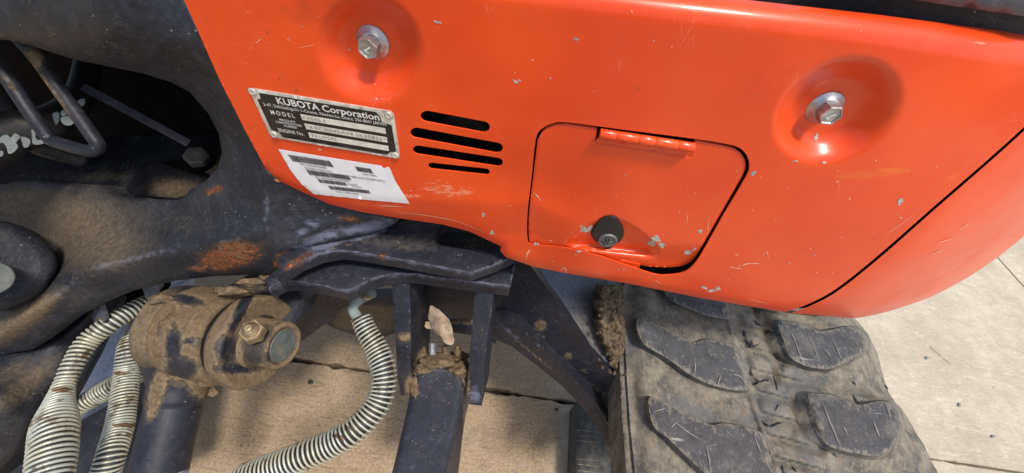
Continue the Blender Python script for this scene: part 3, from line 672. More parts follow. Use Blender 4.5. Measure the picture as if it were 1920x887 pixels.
# ---- white serial sticker
ST = [(522, 280), (728, 313), (768, 381), (588, 363)]; hs = homog(ST)
SO = [(522, 280), (620, 296), (714, 311), (719, 316), (728, 313), (732, 318), (741, 340), (768, 382), (690, 375), (588, 364), (564, 344), (544, 318)]
mb = MB(); sheet(mb, SO, PF(-.0010), [], 5, (0, .0003, 0)); stk = obj('serial_sticker', mb, M_PAP, exc, 'white barcode sticker below the maker plate')
mb = MB(); fs = PF(-.0014)
def barcode(u0, u1, v0, v1, dens, sk=0):
    u = u0
    while u < u1:
        wd = RNG.choice([.006, .009, .013])*dens; quad(mb, hs, u, v0, min(u+wd, u1), v1, fs); u += wd+RNG.choice([.002, .003, .0045])*dens
barcode(.045, .40, .09, .235, 1.4); barcode(.105, .485, .40, .52, 1.1); barcode(.145, .40, .60, .69, 1.3); barcode(.20, .60, .745, .84, .8); barcode(.62, .78, .13, .25, .9)
obj('barcode', mb, M_PRT, stk)
mb = MB()
for t, u0, vb, u1, h in (('M/C: RD159-56280', .09, .305, .315, .05), ('(KX040-4 KGX1A0L', .105, .385, .345, .05), ('S/N: 35855', .655, .33, .80, .05), ('/ D1803-CR-TE4-BH2(AC)', .455, .45, .85, .055), ('PIN  KBCX040A7XLE7W35855', .14, .585, .455, .045), ('Eng.S/N', .42, .655, .51, .045), ('7KU9545', .445, .715, .54, .045), ('MSC/N  7AB001-0002A', .235, .905, .46, .04)):
    write(mb, t, hs, u0, vb, u1, h, fs, 0, 0)
obj('printed_text', mb, M_PRT, stk)

# ---- swing bracket casting
CAST = tps([(0, 0, .35), (120, 20, .315), (340, -10, .295), (200, 70, .315), (60, 60, .35), (0, 70, .38), (130, 105, .365), (270, 135, .36), (350, 165, .375), (300, 90, .315), (400, 130, .328), (440, 215, .365), (395, 215, .40), (418, 270, .43), (412, 310, .455), (470, 290, .398), (500, 340, .415), (385, 342, .475), (330, 366, .52), (250, 372, .55), (150, 345, .60), (0, 330, .64),
    (0, 380, .63), (100, 390, .60), (200, 400, .575), (330, 410, .515), (450, 380, .445), (0, 470, .615), (100, 470, .59), (250, 440, .55), (0, 626, .56), (87, 561, .545), (174, 502, .525), (300, 474, .495), (400, 455, .47), (480, 430, .45), (0, 655, .60), (60, 650, .595), (150, 590, .575), (250, 545, .555), (330, 525, .535), (470, 514, .505), (530, 420, .445), (560, 400, .445), (510, 515, .50), (600, 430, .46), (700, 415, .47), (620, 395, .45)])
C_OUT = [(-30, -30), (345, -30), (380, 50), (420, 140), (466, 240), (508, 315), (560, 345), (640, 378), (700, 396), (752, 408), (740, 420), (700, 436), (660, 448), (600, 462), (560, 474), (530, 497), (515, 515), (470, 515), (400, 518), (330, 526), (250, 545), (200, 566), (150, 592), (100, 632), (60, 656), (0, 665), (-30, 668)]
C_HOLE = [(-8, 74), (20, 76), (60, 86), (140, 112), (200, 124), (270, 138), (320, 154), (355, 172), (390, 212), (410, 250), (416, 285), (408, 315), (385, 340), (345, 362), (300, 373), (250, 370), (200, 355), (150, 345), (60, 335), (-8, 333)]
C_OUT2 = C_OUT+[(-30, 333), (-7.9, 333)][:0]
mb = MB()
cut = [(-30, -30), (345, -30), (380, 50), (420, 140), (466, 240), (508, 315)]+C_OUT[6:]+[(-30, 340)]+[(-8, 333)]+C_HOLE[::-1][1:]+[(-30, 74)]
def castf(px, py):
    P = np.stack([px/60, py/60, px*0], -1); z = CAST(px, py)+.006*(fbm(P, 5, 2)-.5)
    rg = pdist([(-30, 650), (0, 626), (87, 561), (174, 502), (300, 474), (400, 455), (470, 436)], px, py, False); z = z-.010*np.exp(-(rg/22)**2)
    wl = pdist([(560, 468), (600, 440), (680, 425), (760, 405)], px, py, False); z = z+.004*np.exp(-(wl/9)**2)
    w2 = pdist([(545, 462), (600, 425), (660, 412), (720, 402)], px, py, False); z = z-.004*np.exp(-(w2/10)**2)
    v = pdist([(500, 330), (505, 400), (515, 480)], px, py, False); z = z-.007*np.exp(-(v/16)**2)
    bo = pdist([(430, 470), (520, 470)], px, py, False); z = z-.006*np.exp(-(bo/34)**2)
    return z
sheet(mb, cut, castf, [], 6, (-.02, .14, -.05), rnd=(14, .014))
br = obj('swing_bracket', mb, M_CAST, exc, 'dark blue cast swing bracket caked with dirt and rust',
    {'film': [(110, 420, 180, 80, .75), (40, 600, 90, 25, 1.0, -35), (150, 560, 60, 20, .35, -35), (30, 380, 70, 35, .9), (230, 350, 110, 16, .6, 8), (330, 420, 120, 30, .35), (180, 460, 120, 60, .7)],
     'mud': [(70, 365, 60, 16, .5), (60, 590, 75, 13, .62, -33), (130, 400, 100, 60, .36)],
     'rust': [(430, 482, 62, 26, .86, -12), (375, 502, 24, 9, .7), (530, 490, 18, 24, .75, 30), (402, 357, 24, 10, .62, -20), (445, 470, 40, 20, .8), (660, 410, 40, 8, .5, 10), (545, 480, 30, 8, .5, -30)],
     'wear_highlight': [(250, 485, 140, 9, .62, -14), (100, 560, 90, 9, .6, -38), (430, 452, 60, 8, .5, -10), (500, 400, 10, 60, .6), (600, 445, 70, 14, .8, -22), (690, 425, 70, 14, .85, -10), (580, 425, 50, 16, .6, -40), (200, 70, 200, 50, .25), (410, 150, 40, 30, .3)]})
# bracket pin at the left edge
mb = MB(); pc = V(-28, 500, .50); ax = ray(-28, 500); ax = -(ax/np.linalg.norm(ax))
lathe(mb, pc, ax, [(-.06, .066), (.0, .060), (.008, .054), (.010, .045)], 48, sub=.006, disp=lambda P: .004*(fbm(P*60, 3)-.5)); obj('pin_boss', mb, M_CAST, br, attrs={'film': [(0, 450, 60, 60, .3)]})
mb = MB(); lathe(mb, V(-24, 522, .478), ax, [(-.02, .022), (.004, .022), (.0055, .0205)], 40); obj('bracket_pin', mb, M_SILV, br)
# machine floor and boom: unseen boxes added to shade the cavity and bracket
mb = MB(); box(mb, (-.42, .46, .885), ((1, 0, 0), (0, 1, 0), (0, 0, 1)), (.78, .40, .018)); obj('unseen_shade_floor', mb, M_IN, exc)
mb = MB(); box(mb, (-.92, .10, 1.13), ((1, 0, -.12), (0, 1, 0), (.12, 0, 1)), (.36, .34, .09)); obj('unseen_shade_boom', mb, M_CAST, exc)
# cavity behind the opening
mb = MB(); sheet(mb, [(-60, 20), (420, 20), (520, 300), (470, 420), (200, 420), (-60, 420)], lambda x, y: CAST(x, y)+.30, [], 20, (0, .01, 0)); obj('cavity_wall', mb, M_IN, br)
mb = MB(); CF = tps([(0, 260, .60), (0, 345, .64), (250, 262, .66), (330, 300, .62), (200, 350, .60), (400, 340, .52), (330, 375, .535), (430, 280, .60)])
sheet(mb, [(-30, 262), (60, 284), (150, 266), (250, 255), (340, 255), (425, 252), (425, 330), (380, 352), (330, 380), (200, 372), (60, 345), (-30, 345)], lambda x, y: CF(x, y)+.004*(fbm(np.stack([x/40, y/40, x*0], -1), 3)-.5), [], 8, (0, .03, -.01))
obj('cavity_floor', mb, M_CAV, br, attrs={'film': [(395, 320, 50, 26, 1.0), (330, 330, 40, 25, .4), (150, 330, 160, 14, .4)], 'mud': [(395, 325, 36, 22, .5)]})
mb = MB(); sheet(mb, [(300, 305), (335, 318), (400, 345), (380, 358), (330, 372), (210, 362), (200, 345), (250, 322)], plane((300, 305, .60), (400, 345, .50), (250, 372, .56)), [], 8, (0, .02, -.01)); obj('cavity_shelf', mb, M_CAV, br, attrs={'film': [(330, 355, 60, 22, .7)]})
hb = V(372, 300, .555); ad = (V(362, 282, .535)-hb); mb = MB(); lathe(mb, hb, ad, [(-.004, .020), (0, .020), (.002, .0185), (.002, .013)], 32); hbo = obj('cavity_bolt', mb, M_IN, br)
mb = MB(); lathe(mb, hb, ad, [(.001, .0155), (.012, .0155), (.0135, .013)], 6, smooth=False); obj('hex_head', mb, mat_simple('dusty_bolt', (.09, .08, .065), .6), hbo)
mb = MB(); box(mb, at(255, 216, .45), (at(352, 268, .455)-at(165, 168, .45), np.cross(at(352, 268, .455)-at(165, 168, .45), -ray(255, 216)), ray(255, 216)), (.068, .0045, .002)); obj('flat_bar', mb, M_DK, br)
mb = MB(); tube(mb, [V(x, y, z) for x, y, z in [(30, 66, .42), (70, 110, .43), (120, 180, .44), (170, 250, .445), (184, 272, .448), (176, 282, .45), (158, 282, .452), (110, 268, .46), (92, 258, .46), (60, 215, .45), (10, 140, .44), (-30, 85, .43)]], .0072, 16, n=5)
obj('bent_guard_rod', mb, M_DK, br, attrs={'mud': [(60, 110, 26, 30, .75, 50), (100, 175, 9, 70, .6, -35), (20, 160, 8, 40, .5, -40)], 'film': [(90, 150, 40, 60, .3)]})
mb = MB(); tube(mb, [V(x, y, z) for x, y, z in [(-60, 290, .50), (-10, 262, .51), (30, 246, .52), (90, 232, .54), (150, 180, .60), (170, 90, .66)]], [.030, .029, .027, .022, .018, .016], 24)
bh = obj('braided_hose', mb, M_HOSE, br)
mb = MB(); tube(mb, [V(x, y, z) for x, y, z in [(-60, 110, .52), (0, 190, .53), (40, 240, .54), (80, 275, .56), (160, 300, .6)]], [.018, .017, .016, .014, .012], 20); obj('braided_hose', mb, M_HOSE, br)
def onhose(px, py):                                  # print wrapped on the hose: slightly in front of its skin
    return np.interp(px, [-60, -10, 30, 90, 150], [.467, .478, .491, .515, .58])-.002
mb = MB()
for G in ([(0, 258), (12, 252), (20, 258), (28, 250), (38, 256), (34, 262), (30, 268), (34, 275), (26, 285), (16, 288), (12, 276), (6, 268), (0, 268)], [(0, 283), (6, 285), (4, 293), (-4, 292)], [(40, 256), (56, 262), (54, 274), (46, 277), (42, 270)], [(60, 240), (76, 237), (88, 250), (90, 262), (78, 270), (62, 270), (60, 256)]):
    sheet(mb, crom(G, 3), onhose, [oval(74, 254, 8, 9, 20, 12)] if G[0] == (60, 240) else [], 3, None)
for G in ([(98, 214), (104, 211), (109, 216), (108, 230), (104, 234), (100, 224)], [(114, 210), (122, 205), (134, 207), (138, 212), (126, 214), (116, 218)], [(114, 221), (124, 218), (132, 222), (141, 226), (134, 234), (124, 235), (116, 230)], [(144, 190), (156, 186), (157, 196), (152, 200), (146, 196)]):
    sheet(mb, crom(G, 3), lambda x, y: .50+0*x, [], 3, (0, .002, 0))
obj('hose_lettering', mb, M_TXT, bh)

# ---- stacked bracket plates below the panel
def zf(z, wob=0.): return lambda px, py: zz(px, py, z+wob*(fbm(np.stack([px/50, py/50, px*0], -1), 2)-.5))
UPF = [(520, 520), (537, 506), (562, 491), (600, 476), (637, 470), (660, 472), (725, 482), (800, 496), (882, 512), (930, 495), (975, 474), (985, 440), (930, 400), (800, 380), (650, 380), (600, 400), (560, 440), (520, 480)]
mb = MB(); sheet(mb, UPF, zf(.685, .0012), [crom([(818, 455), (822, 432), (835, 420), (880, 420), (935, 440), (932, 460), (915, 468), (880, 468), (840, 462)], 4)], 7, (0, 0, -.019), rnd=(4, .0012))
obj('bracket_plate', mb, M_DK2, exc, 'upper thick bracket plate with an oblong hole', {'film': [(760, 455, 120, 22, .42), (640, 455, 60, 16, .3)], 'rust': [(717, 480, 8, 7, .75), (560, 488, 40, 8, .62, -30), (700, 428, 40, 8, .3)], 'wear_highlight': (lambda px, py: np.maximum(.72*np.clip(1.1-pdist(UPF[1:11], px, py, False)/2.6, 0, 1), blobs([(620, 455, 60, 12, .85, -18), (700, 435, 50, 10, .85, -22), (905, 505, 30, 3, .8, -25)], px, py))), 'mud': [(640, 462, 50, 2.5, .55, -12), (700, 443, 40, 2.5, .55, -25)]})  # rim strip paints a bright edge highlight over the worn paint
mb = MB(); sheet(mb, crom([(790, 400), (980, 400), (980, 490), (790, 490)], 1), zf(.640), [], 14, (0, 0, -.003)); obj('hole_floor', mb, M_DK, exc, attrs={'mud': [(900, 455, 50, 14, .5)]})
LPF = [(505, 545), (507, 539), (515, 533), (528, 528), (545, 526), (575, 530), (610, 537), (650, 545), (668, 538), (690, 526), (715, 518), (745, 513), (780, 513), (825, 520), (882, 528), (957, 537), (968, 482), (900, 470), (700, 450), (600, 450), (520, 505), (495, 525)]
mb = MB(); sheet(mb, LPF, zf(.645, .001), [], 7, (0, 0, -.024), rnd=(3.5, .0012))
obj('bracket_plate', mb, M_DK2, exc, 'lower thick bracket plate with a wavy front edge', {'wear_highlight': (lambda px, py: np.maximum(.72*np.clip(1.1-pdist(LPF[:17], px, py, False)/2.4, 0, 1), blobs([(515, 540, 12, 10, .7)], px, py))), 'mud': [(512, 560, 14, 5, .6)], 'film': [(600, 510, 100, 30, .25)]})  # bright front rim is a highlight painted along the edge
# dark webs under the plates
def ew(*a):
    fs_ = a[:-1]; bl = a[-1]
    return lambda px, py: np.maximum(sum(st*np.clip(1.1-pdist(P, px, py, False)/w_, 0, 1) for P, w_, st in fs_), blobs(bl, px, py))
def solid(name, outline, fld, ext, mat, parent=exc, label=None, step=9, rnd=None, attrs=None, jag=0):
    mb = MB(); sheet(mb, outline, fld, [], step, ext, rnd=rnd, jag=jag); return obj(name, mb, mat, parent, label, attrs)
solid('side_web', [(480, 545), (515, 560), (545, 543), (660, 562), (620, 600), (545, 655), (500, 640), (470, 600)], plane((500, 550, .60), (655, 560, .62), (545, 655, .70)), (0, .02, -.005), M_DK2, label='dark web plate behind the pin boss', attrs={'mud': [(480, 560, 40, 14, .5)]})
solid('web_plate', [(735, 528), (768, 530), (770, 690), (776, 722), (770, 738), (752, 742), (745, 700)], plane((740, 530, .535), (768, 530, .535), (760, 740, .60)), (0, .002, -.0), M_DK2, step=7, rnd=(2, .001), label='left hanging web plate with a muddy corner', attrs={'mud': [(762, 632, 22, 10, .75), (770, 725, 12, 22, .9)], 'wear_highlight': [(769, 600, 2, 100, .6)]})
solid('web_cheek', [(768, 530), (812, 534), (806, 640), (792, 668), (778, 715), (770, 736), (769, 690)], plane((768, 530, .5355), (768, 690, .582), (810, 600, .70)), (-.004, .0, 0), M_DK2, step=7, attrs={'mud': [(782, 690, 8, 50, .8, 15)], 'film': [(790, 600, 12, 50, .4)]})
solid('web_plate', [(891, 545), (926, 548), (912, 650), (903, 761), (874, 757), (882, 650)], plane((891, 545, .535), (923, 550, .535), (890, 760, .60)), (.004, .05, 0), M_DK2, step=7, rnd=(2, .001), label='right hanging web plate with scraped paint', attrs={'mud': [(878, 735, 5, 40, .7), (920, 600, 4, 40, .5)], 'wear_highlight': [(890, 740, 14, 24, .75), (905, 570, 16, 5, .5), (905, 600, 14, 60, .35)]})
solid('cross_beam', [(800, 530), (895, 540), (893, 600), (850, 596), (800, 590)], plane((800, 530, .62), (895, 540, .62), (850, 600, .70)), (0, .03, 0), M_DK2)
solid('cross_beam', [(655, 560), (740, 556), (740, 625), (700, 640), (625, 615), (600, 600)], plane((655, 560, .86), (740, 556, .86), (700, 640, .92)), (0, .03, -.01), M_DK2, attrs={'film': [(690, 600, 80, 30, .9)], 'mud': [(690, 585, 70, 14, .85), (650, 605, 30, 14, .8)]}, label='mud crusted lower beam in the shade')
solid('cross_beam', [(795, 590), (890, 600), (930, 600), (930, 645), (880, 628), (795, 615)], plane((800, 590, .72), (930, 600, .72), (880, 640, .73)), (0, .04, -.01), M_DK2, rnd=(5, .005), attrs={'mud': [(870, 603, 50, 6, .8)], 'wear_highlight': [(850, 593, 50, 6, .9)]}, label='rounded crossbeam with flaking edge')
# ---- undercarriage leg to the track
LEGF = plane((960, 490, .62), (1165, 740, .66), (960, 610, .70))
solid('frame_leg', [(920, 530), (966, 486), (990, 492), (1060, 585), (1110, 655), (1168, 722), (1170, 800), (1150, 792), (1090, 730), (1030, 668), (965, 610), (925, 600)], LEGF, (0, .05, -.02), M_DK2, step=7, label='dark undercarriage leg spotted with dried mud',
      attrs={'mud': [(1013, 611, 13, 11, .88), (1018, 632, 7, 6, .7), (975, 597, 8, 8, .7), (944, 590, 7, 8, .7), (1065, 668, 9, 8, .78), (1040, 672, 6, 6, .66), (1053, 690, 9, 6, .72), (1095, 695, 12, 8, .5), (1110, 730, 20, 14, .55), (1150, 775, 20, 12, .6), (1140, 740, 20, 20, .45)], 'wear_highlight': [(1100, 670, 40, 24, .36)]})
solid('frame_top', [(980, 488), (1060, 500), (1180, 522), (1180, 745), (1168, 722), (1110, 655), (1060, 585), (1000, 510)], plane((985, 490, .62), (1170, 730, .655), (1170, 530, .74)), (0, .0, -.03), M_BLUE, step=8, label='grey undercarriage top plate running under the panel',
      attrs={'film': [(1110, 620, 60, 70, .6), (1140, 560, 50, 40, .7)], 'mud': [(1092, 655, 10, 5, .6), (1085, 600, 14, 4, .5), (1130, 600, 20, 60, .45)], 'rust': [(1110, 650, 30, 3, .7, 50), (1150, 700, 24, 3, .6, 50)], 'wear_highlight': [(1050, 575, 60, 3, .7, 54)]})
mb = MB(); FL = [(926, 603, .685), (960, 612, .68), (1010, 655, .675), (1062, 706, .67), (1110, 760, .665), (1145, 820, .66), (1165, 900, .655)]
tube(mb, [V(*p) for p in FL], .0034, 10, n=8); obj('flange_bead', mb, M_DK2, exc, attrs={'wear_highlight': [(1000, 645, 80, 20, .8, 42), (1120, 780, 60, 20, .5, 60)]})
solid('leg_flange', [(922, 600), (945, 600), (975, 612), (1020, 655), (1070, 703), (1120, 758), (1152, 812), (1174, 900), (1163, 900), (1138, 828), (1102, 774), (1052, 722), (1005, 684), (960, 650), (922, 634)], tps([(925, 603, .676), (1010, 660, .668), (1062, 708, .664), (1118, 765, .658), (1165, 890, .650), (925, 625, .690), (1008, 672, .682), (1055, 714, .678), (1105, 770, .670), (1140, 830, .664)]), (0, .03, -.01), M_DK2, step=6, rnd=(3, .002), attrs={'mud': [(1000, 664, 80, 4, .55, 40), (1130, 815, 30, 4, .5, 60)], 'wear_highlight': [(960, 625, 30, 8, .6, 35)]})
# ---- blade arm (box section) with mud collar
armf = plane((790, 690, .60), (868, 712, .60), (790, 890, .58))
solid('blade_arm', [(790, 684), (800, 680), (850, 690), (868, 702), (871, 720), (857, 800), (833, 900), (732, 900), (758, 790), (776, 705)], armf, (0, .02, -.07), M_DK2, step=7, rnd=(9, .006), label='dark box section arm pointing to the lower edge', attrs={'mud': [(790, 690, 12, 8, .7), (868, 750, 5, 60, .5)], 'wear_highlight': [(800, 850, 24, 60, .3), (845, 735, 6, 4, .6)]})
solid('arm_flank', [(869, 706), (880, 740), (868, 800), (856, 900), (832, 900), (857, 800), (871, 722)], plane((870, 715, .602), (833, 895, .582), (880, 760, .66)), (0, .01, -.03), M_DK2, step=7, attrs={'mud': [(872, 760, 6, 60, .6)]})
def lump(px, py, zc, rx, ry, rz, seed, sc2=40, amp=.62):
    """irregular clod: noise displaced ellipsoid"""
    n1, n2 = 22, 14; P = []; 
    for i in range(n2+1):
        th = math.pi*i/n2
        for k in range(n1): ph = 2*math.pi*k/n1; P.append((math.sin(th)*math.cos(ph), math.sin(th)*math.sin(ph), math.cos(th)))
    P = np.array(P); r = 1+amp*(fbm(P*2.2+seed*3.1, 5, seed)-.5)*2.4; c = at(px, py, zc)
    Q = P*r[:, None]; k = zc/F0; W = c+Q[:, :1]*rx*k*Rv-Q[:, 1:2]*ry*k*Uv+Q[:, 2:]*rz*k*Fv
    F = [(i*n1+q, i*n1+(q+1) % n1, (i+1)*n1+(q+1) % n1, (i+1)*n1+q) for i in range(n2) for q in range(n1)]
    return W, F
def clods(name, lst, mat, parent, label=None, stuff=True):
    mb = MB()
    for i, l in enumerate(lst): mb.add(*lump(*l, seed=i+int(l[0]) % 50), 0, True)
    o = obj(name, mb, mat, parent, label, recalc=True)
    if stuff: o['kind'] = 'stuff'
    return o
clods('mud_collar', [(795, 690, .605, 18, 8, 20), (825, 676, .612, 34, 10, 25), (862, 690, .612, 20, 12, 25), (785, 700, .61, 9, 16, 14), (875, 705, .62, 9, 28, 20), (778, 728, .60, 9, 18, 14), (795, 668, .64, 14, 14, 20), (850, 668, .64, 28, 8, 20), (762, 720, .605, 9, 12, 12)], M_MUD, exc, 'brown mud packed round the arm head')
for px, py, l in ((811, 652, 20), (836, 655, 18), (858, 655, 18)):
    mb = MB(); lathe(mb, V(px, py+12, .62), Uv, [(0, .0062), (l*.00087, .0062), (l*.00095, .005)], 6 if px > 820 else 10, smooth=False, sub=None); obj('arm_bolt', mb, M_MUD if px > 820 else M_ZINC, exc)

# ---- hydraulic cylinder: eye, boss, pin, barrel
X1 = np.array(at(270, 602, .545)); X2 = np.array(at(515, 645, .500)); AX = (X2-X1)/np.linalg.norm(X2-X1)
kk = .53/F0; ml = lambda amp, s: (lambda P: amp*(fbm(P*s, 5, 8)-.42)+amp*.8*np.maximum(0, fbm(P*s*.5, 3, 21)-.55)*3)
def alongx(px, k=.885):                            # distance along the pin axis for a picture column of the front skin
    px = 960+(px-960)*k if px < 456 else px
    t = np.linspace(0, 1, 200); q = X1+np.outer(t*np.linalg.norm(X2-X1)*1.3-np.linalg.norm(X2-X1)*.15, AX); x, _, _ = proj(q); return np.interp(px, x, t*np.linalg.norm(X2-X1)*1.3-np.linalg.norm(X2-X1)*.15)
MUDM = [(345, 590, 90, 62, .93), (300, 650, 30, 70, .72), (270, 600, 40, 80, .8), (375, 660, 24, 50, .66), (330, 700, 14, 30, .1), (440, 580, 46, 40, .62, -50), (460, 560, 40, 26, .7, -40), (405, 620, 20, 70, .7), (490, 600, 50, 14, .7), (470, 650, 30, 20, .55), (400, 700, 30, 20, .75), (290, 720, 20, 30, .55, 20)]
cylr = MB(); 
lathe(cylr, X1, AX, [(alongx(285), .02), (alongx(285), .056), (alongx(290), .060), (alongx(378), .060), (alongx(384), .057), (alongx(385), .05), (alongx(385), .02)], 96, sub=.003, disp=ml(.005, 45))
cyl = obj('hydraulic_cylinder', cylr, M_DK, exc, 'dark hydraulic cylinder with its eye caked in brown mud', {'mud': mudwin(.86, [(350, 562, 30, 9, .5, 10), (325, 650, 14, 34, .55), (360, 640, 22, 8, .4), (340, 690, 26, 20, .6)])})
mb = MB(); lathe(mb, X1, AX, [(alongx(252), .02), (alongx(248), .054), (alongx(253), .058), (alongx(284), .058), (alongx(286), .02)], 96, sub=.003, disp=ml(.003, 40)); obj('side_collar', mb, M_DK, cyl, attrs={'film': [(265, 600, 80, 100, 1.0)], 'mud': [(265, 600, 60, 90, .75)]})
mb = MB(); lathe(mb, X1, AX, [(alongx(396), .02), (alongx(396), .053), (alongx(401), .0595), (alongx(424), .060), (alongx(431), .0575), (alongx(434, .895), .050), (alongx(441, .91), .040), (alongx(450, .93), .033), (alongx(454, .93), .02)], 96, sub=.003, disp=ml(.0035, 50)); lugp = obj('pin_lug', mb, M_DK, exc, 'dark lug beside the muddy cylinder eye', attrs={'mud': mudwin(.80, [(425, 655, 18, 26, .5), (455, 575, 9, 50, .6, 25), (445, 690, 40, 10, .45), (470, 650, 8, 40, .5)])})
mb = MB(); rb = .0305; lathe(mb, X1, AX, [(alongx(446, .93), rb*1.2), (alongx(454, .93), rb*1.05), (alongx(505), rb), (alongx(530), rb*.98), (alongx(533), rb*.94), (alongx(533), rb*.80), (alongx(528), rb*.79)], 72, sub=.002, disp=ml(.0018, 60)); boss = obj('pin_boss', mb, M_DK, lugp, attrs={'mud': mudwin(.70, [(500, 590, 26, 5, .5, 8), (475, 655, 16, 26, .5), (500, 625, 12, 14, .3), (505, 670, 14, 8, .4)]), 'film': [(490, 640, 60, 60, .5)]})
mb = MB(); lathe(mb, X1, AX, [(alongx(480), rb*.70), (alongx(530), rb*.70), (alongx(532), rb*.66)], 48); obj('pivot_pin', mb, M_SILV, boss)
mb = MB(); lathe(mb, X1, AX, [(alongx(520), rb*.92), (alongx(532), rb*.9), (alongx(532.5), rb*.78), (alongx(529), rb*.74)], 60, sub=.0012, disp=ml(.0014, 200)); obj('mud_ring', mb, M_MUD, boss)
mb = MB(); lathe(mb, X1, AX, [(alongx(384), .0535), (alongx(399), .0535)], 72); obj('gap_dark_ring', mb, M_BLK, lugp)  # added black ring standing in for the dark gap beside the eye
# arm of the lug up to the plate
solid('lug_arm', [(405, 548), (430, 534), (470, 524), (520, 516), (560, 524), (575, 560), (560, 600), (535, 625), (500, 640), (440, 640), (410, 600)], plane((420, 590, .515), (560, 525, .575), (450, 525, .545)), (0, .03, -.02), M_DK, lugp, attrs={'mud': [(450, 560, 50, 18, .75, -30), (500, 535, 30, 10, .4)], 'wear_highlight': [(490, 560, 20, 8, .4)]}, rnd=(10, .008))
# grease fitting bolt on the boss
nb = V(471, 620, .452); na = V(462, 613, .440)-nb; mb = MB(); lathe(mb, nb, na, [(-.012, .0135), (.0, .0135), (.002, .0125)], 6, smooth=False); nip = obj('grease_bolt', mb, M_YZ, boss)
mb = MB(); lathe(mb, nb, na, [(.001, .0095), (.004, .0095), (.005, .0075), (.0065, .0075), (.007, .005), (.011, .0048), (.012, .003)], 24); obj('grease_nipple', mb, M_YZ, nip)
mb = MB(); mb.add(*lump(322, 608, .475, 22, 18, 20, 5), 0, True); obj('caked_nipple', mb, M_MUD, cyl, recalc=True, label='rusty nub buried in mud')
mb = MB(); chip(mb, 320, 600, 9, 6, 30, lambda x, y: .455+0*x); bpy.data.objects  # thin flake
# barrel
B0 = np.array(at(352, 655, .540)); B1 = np.array(at(294, 900, .500)); bd_ = (B1-B0); BL = np.linalg.norm(bd_)
mb = MB(); lathe(mb, B0, bd_, [(0, .050), (BL*.12, .047), (BL*.24, .0375), (BL*.30, .0345), (BL*.42, .0335), (BL*.425, .0318), (BL*.93, .0318)], 72, sub=.004)
obj('barrel', mb, M_DK2, cyl, attrs={'mud': [(382, 718, 32, 32, .95, -10), (294, 735, 16, 56, .95, 15), (345, 700, 50, 26, .8), (288, 740, 8, 30, .5, 18), (270, 770, 6, 20, .4)], 'wear_highlight': [(300, 800, 14, 80, .32, 18), (330, 800, 5, 80, .3, 18)]})
mb = MB(); lathe(mb, B0, bd_, [(BL*.925, .032), (BL*.94, .0326), (BL*1.15, .0326)], 60); obj('barrel_gland', mb, mat_simple('polished_gland', (.35, .38, .52), .22, .8), cyl)
clods('mud_clump', [(395, 712, .497, 18, 12, 20), (418, 705, .50, 12, 10, 14), (296, 690, .505, 12, 26, 16), (286, 660, .505, 9, 18, 14), (402, 735, .505, 8, 8, 8), (300, 560, .49, 24, 8, 12), (520, 520, .52, 30, 8, 12), (430, 545, .475, 34, 8, 10), (470, 530, .49, 26, 7, 10)], M_MUD, cyl)

# ---- big dark arm of the bracket lower left and grey-blue face behind the hoses
solid('boom_foot', [(-40, 660), (60, 652), (110, 625), (170, 575), (182, 560), (190, 575), (170, 610), (150, 640), (115, 710), (75, 780), (40, 840), (-40, 930)], tps([(0, 665, .62), (180, 565, .66), (0, 760, .56), (100, 640, .63), (150, 640, .66), (60, 790, .60), (0, 850, .60)]), (0, .06, -.03), M_CAST, rnd=(14, .02), step=8, label='dark cast boom foot under the swing bracket', attrs={'film': [(50, 720, 90, 26, .7, -40), (20, 700, 60, 20, .6, -30)], 'wear_highlight': [(20, 780, 40, 30, .4)]})
solid('under_beam', [(120, 700), (165, 600), (260, 540), (330, 540), (300, 680), (255, 740), (120, 860), (60, 900), (40, 860)], plane((130, 760, .80), (280, 600, .80), (250, 740, .78)), (0, .05, -.02), M_BEAM, step=10, rnd=(5, .004), label='grey blue beam seen between the hoses', attrs={'mud': [(150, 716, 18, 8, .85, -25), (163, 709, 6, 4, .6)], 'wear_highlight': [(180, 640, 60, 50, .3)]})
solid('dark_beam', [(150, 560), (300, 520), (300, 560), (250, 600), (150, 610)], plane((150, 560, .72), (300, 520, .72), (200, 610, .73)), (0, .03, 0), M_IN)
solid('dark_beam', [(240, 740), (300, 660), (330, 700), (300, 900), (0, 960), (-60, 930), (60, 850), (130, 800)], plane((250, 740, .74), (320, 690, .74), (100, 900, .72)), (0, .04, -.04), M_DK, step=12, rnd=(8, .01))
solid('stay_tab', [(178, 573), (184, 571), (196, 606), (182, 608), (172, 596)], plane((178, 573, .60), (196, 606, .60), (172, 596, .62)), (0, .01, 0), M_BLUE, step=5, attrs={'mud': [(188, 600, 8, 6, .8)]})
solid('stay_tab', [(265, 535), (292, 530), (300, 545), (274, 562)], plane((265, 535, .62), (292, 530, .62), (274, 562, .63)), (0, .01, 0), M_BLUE, step=5)
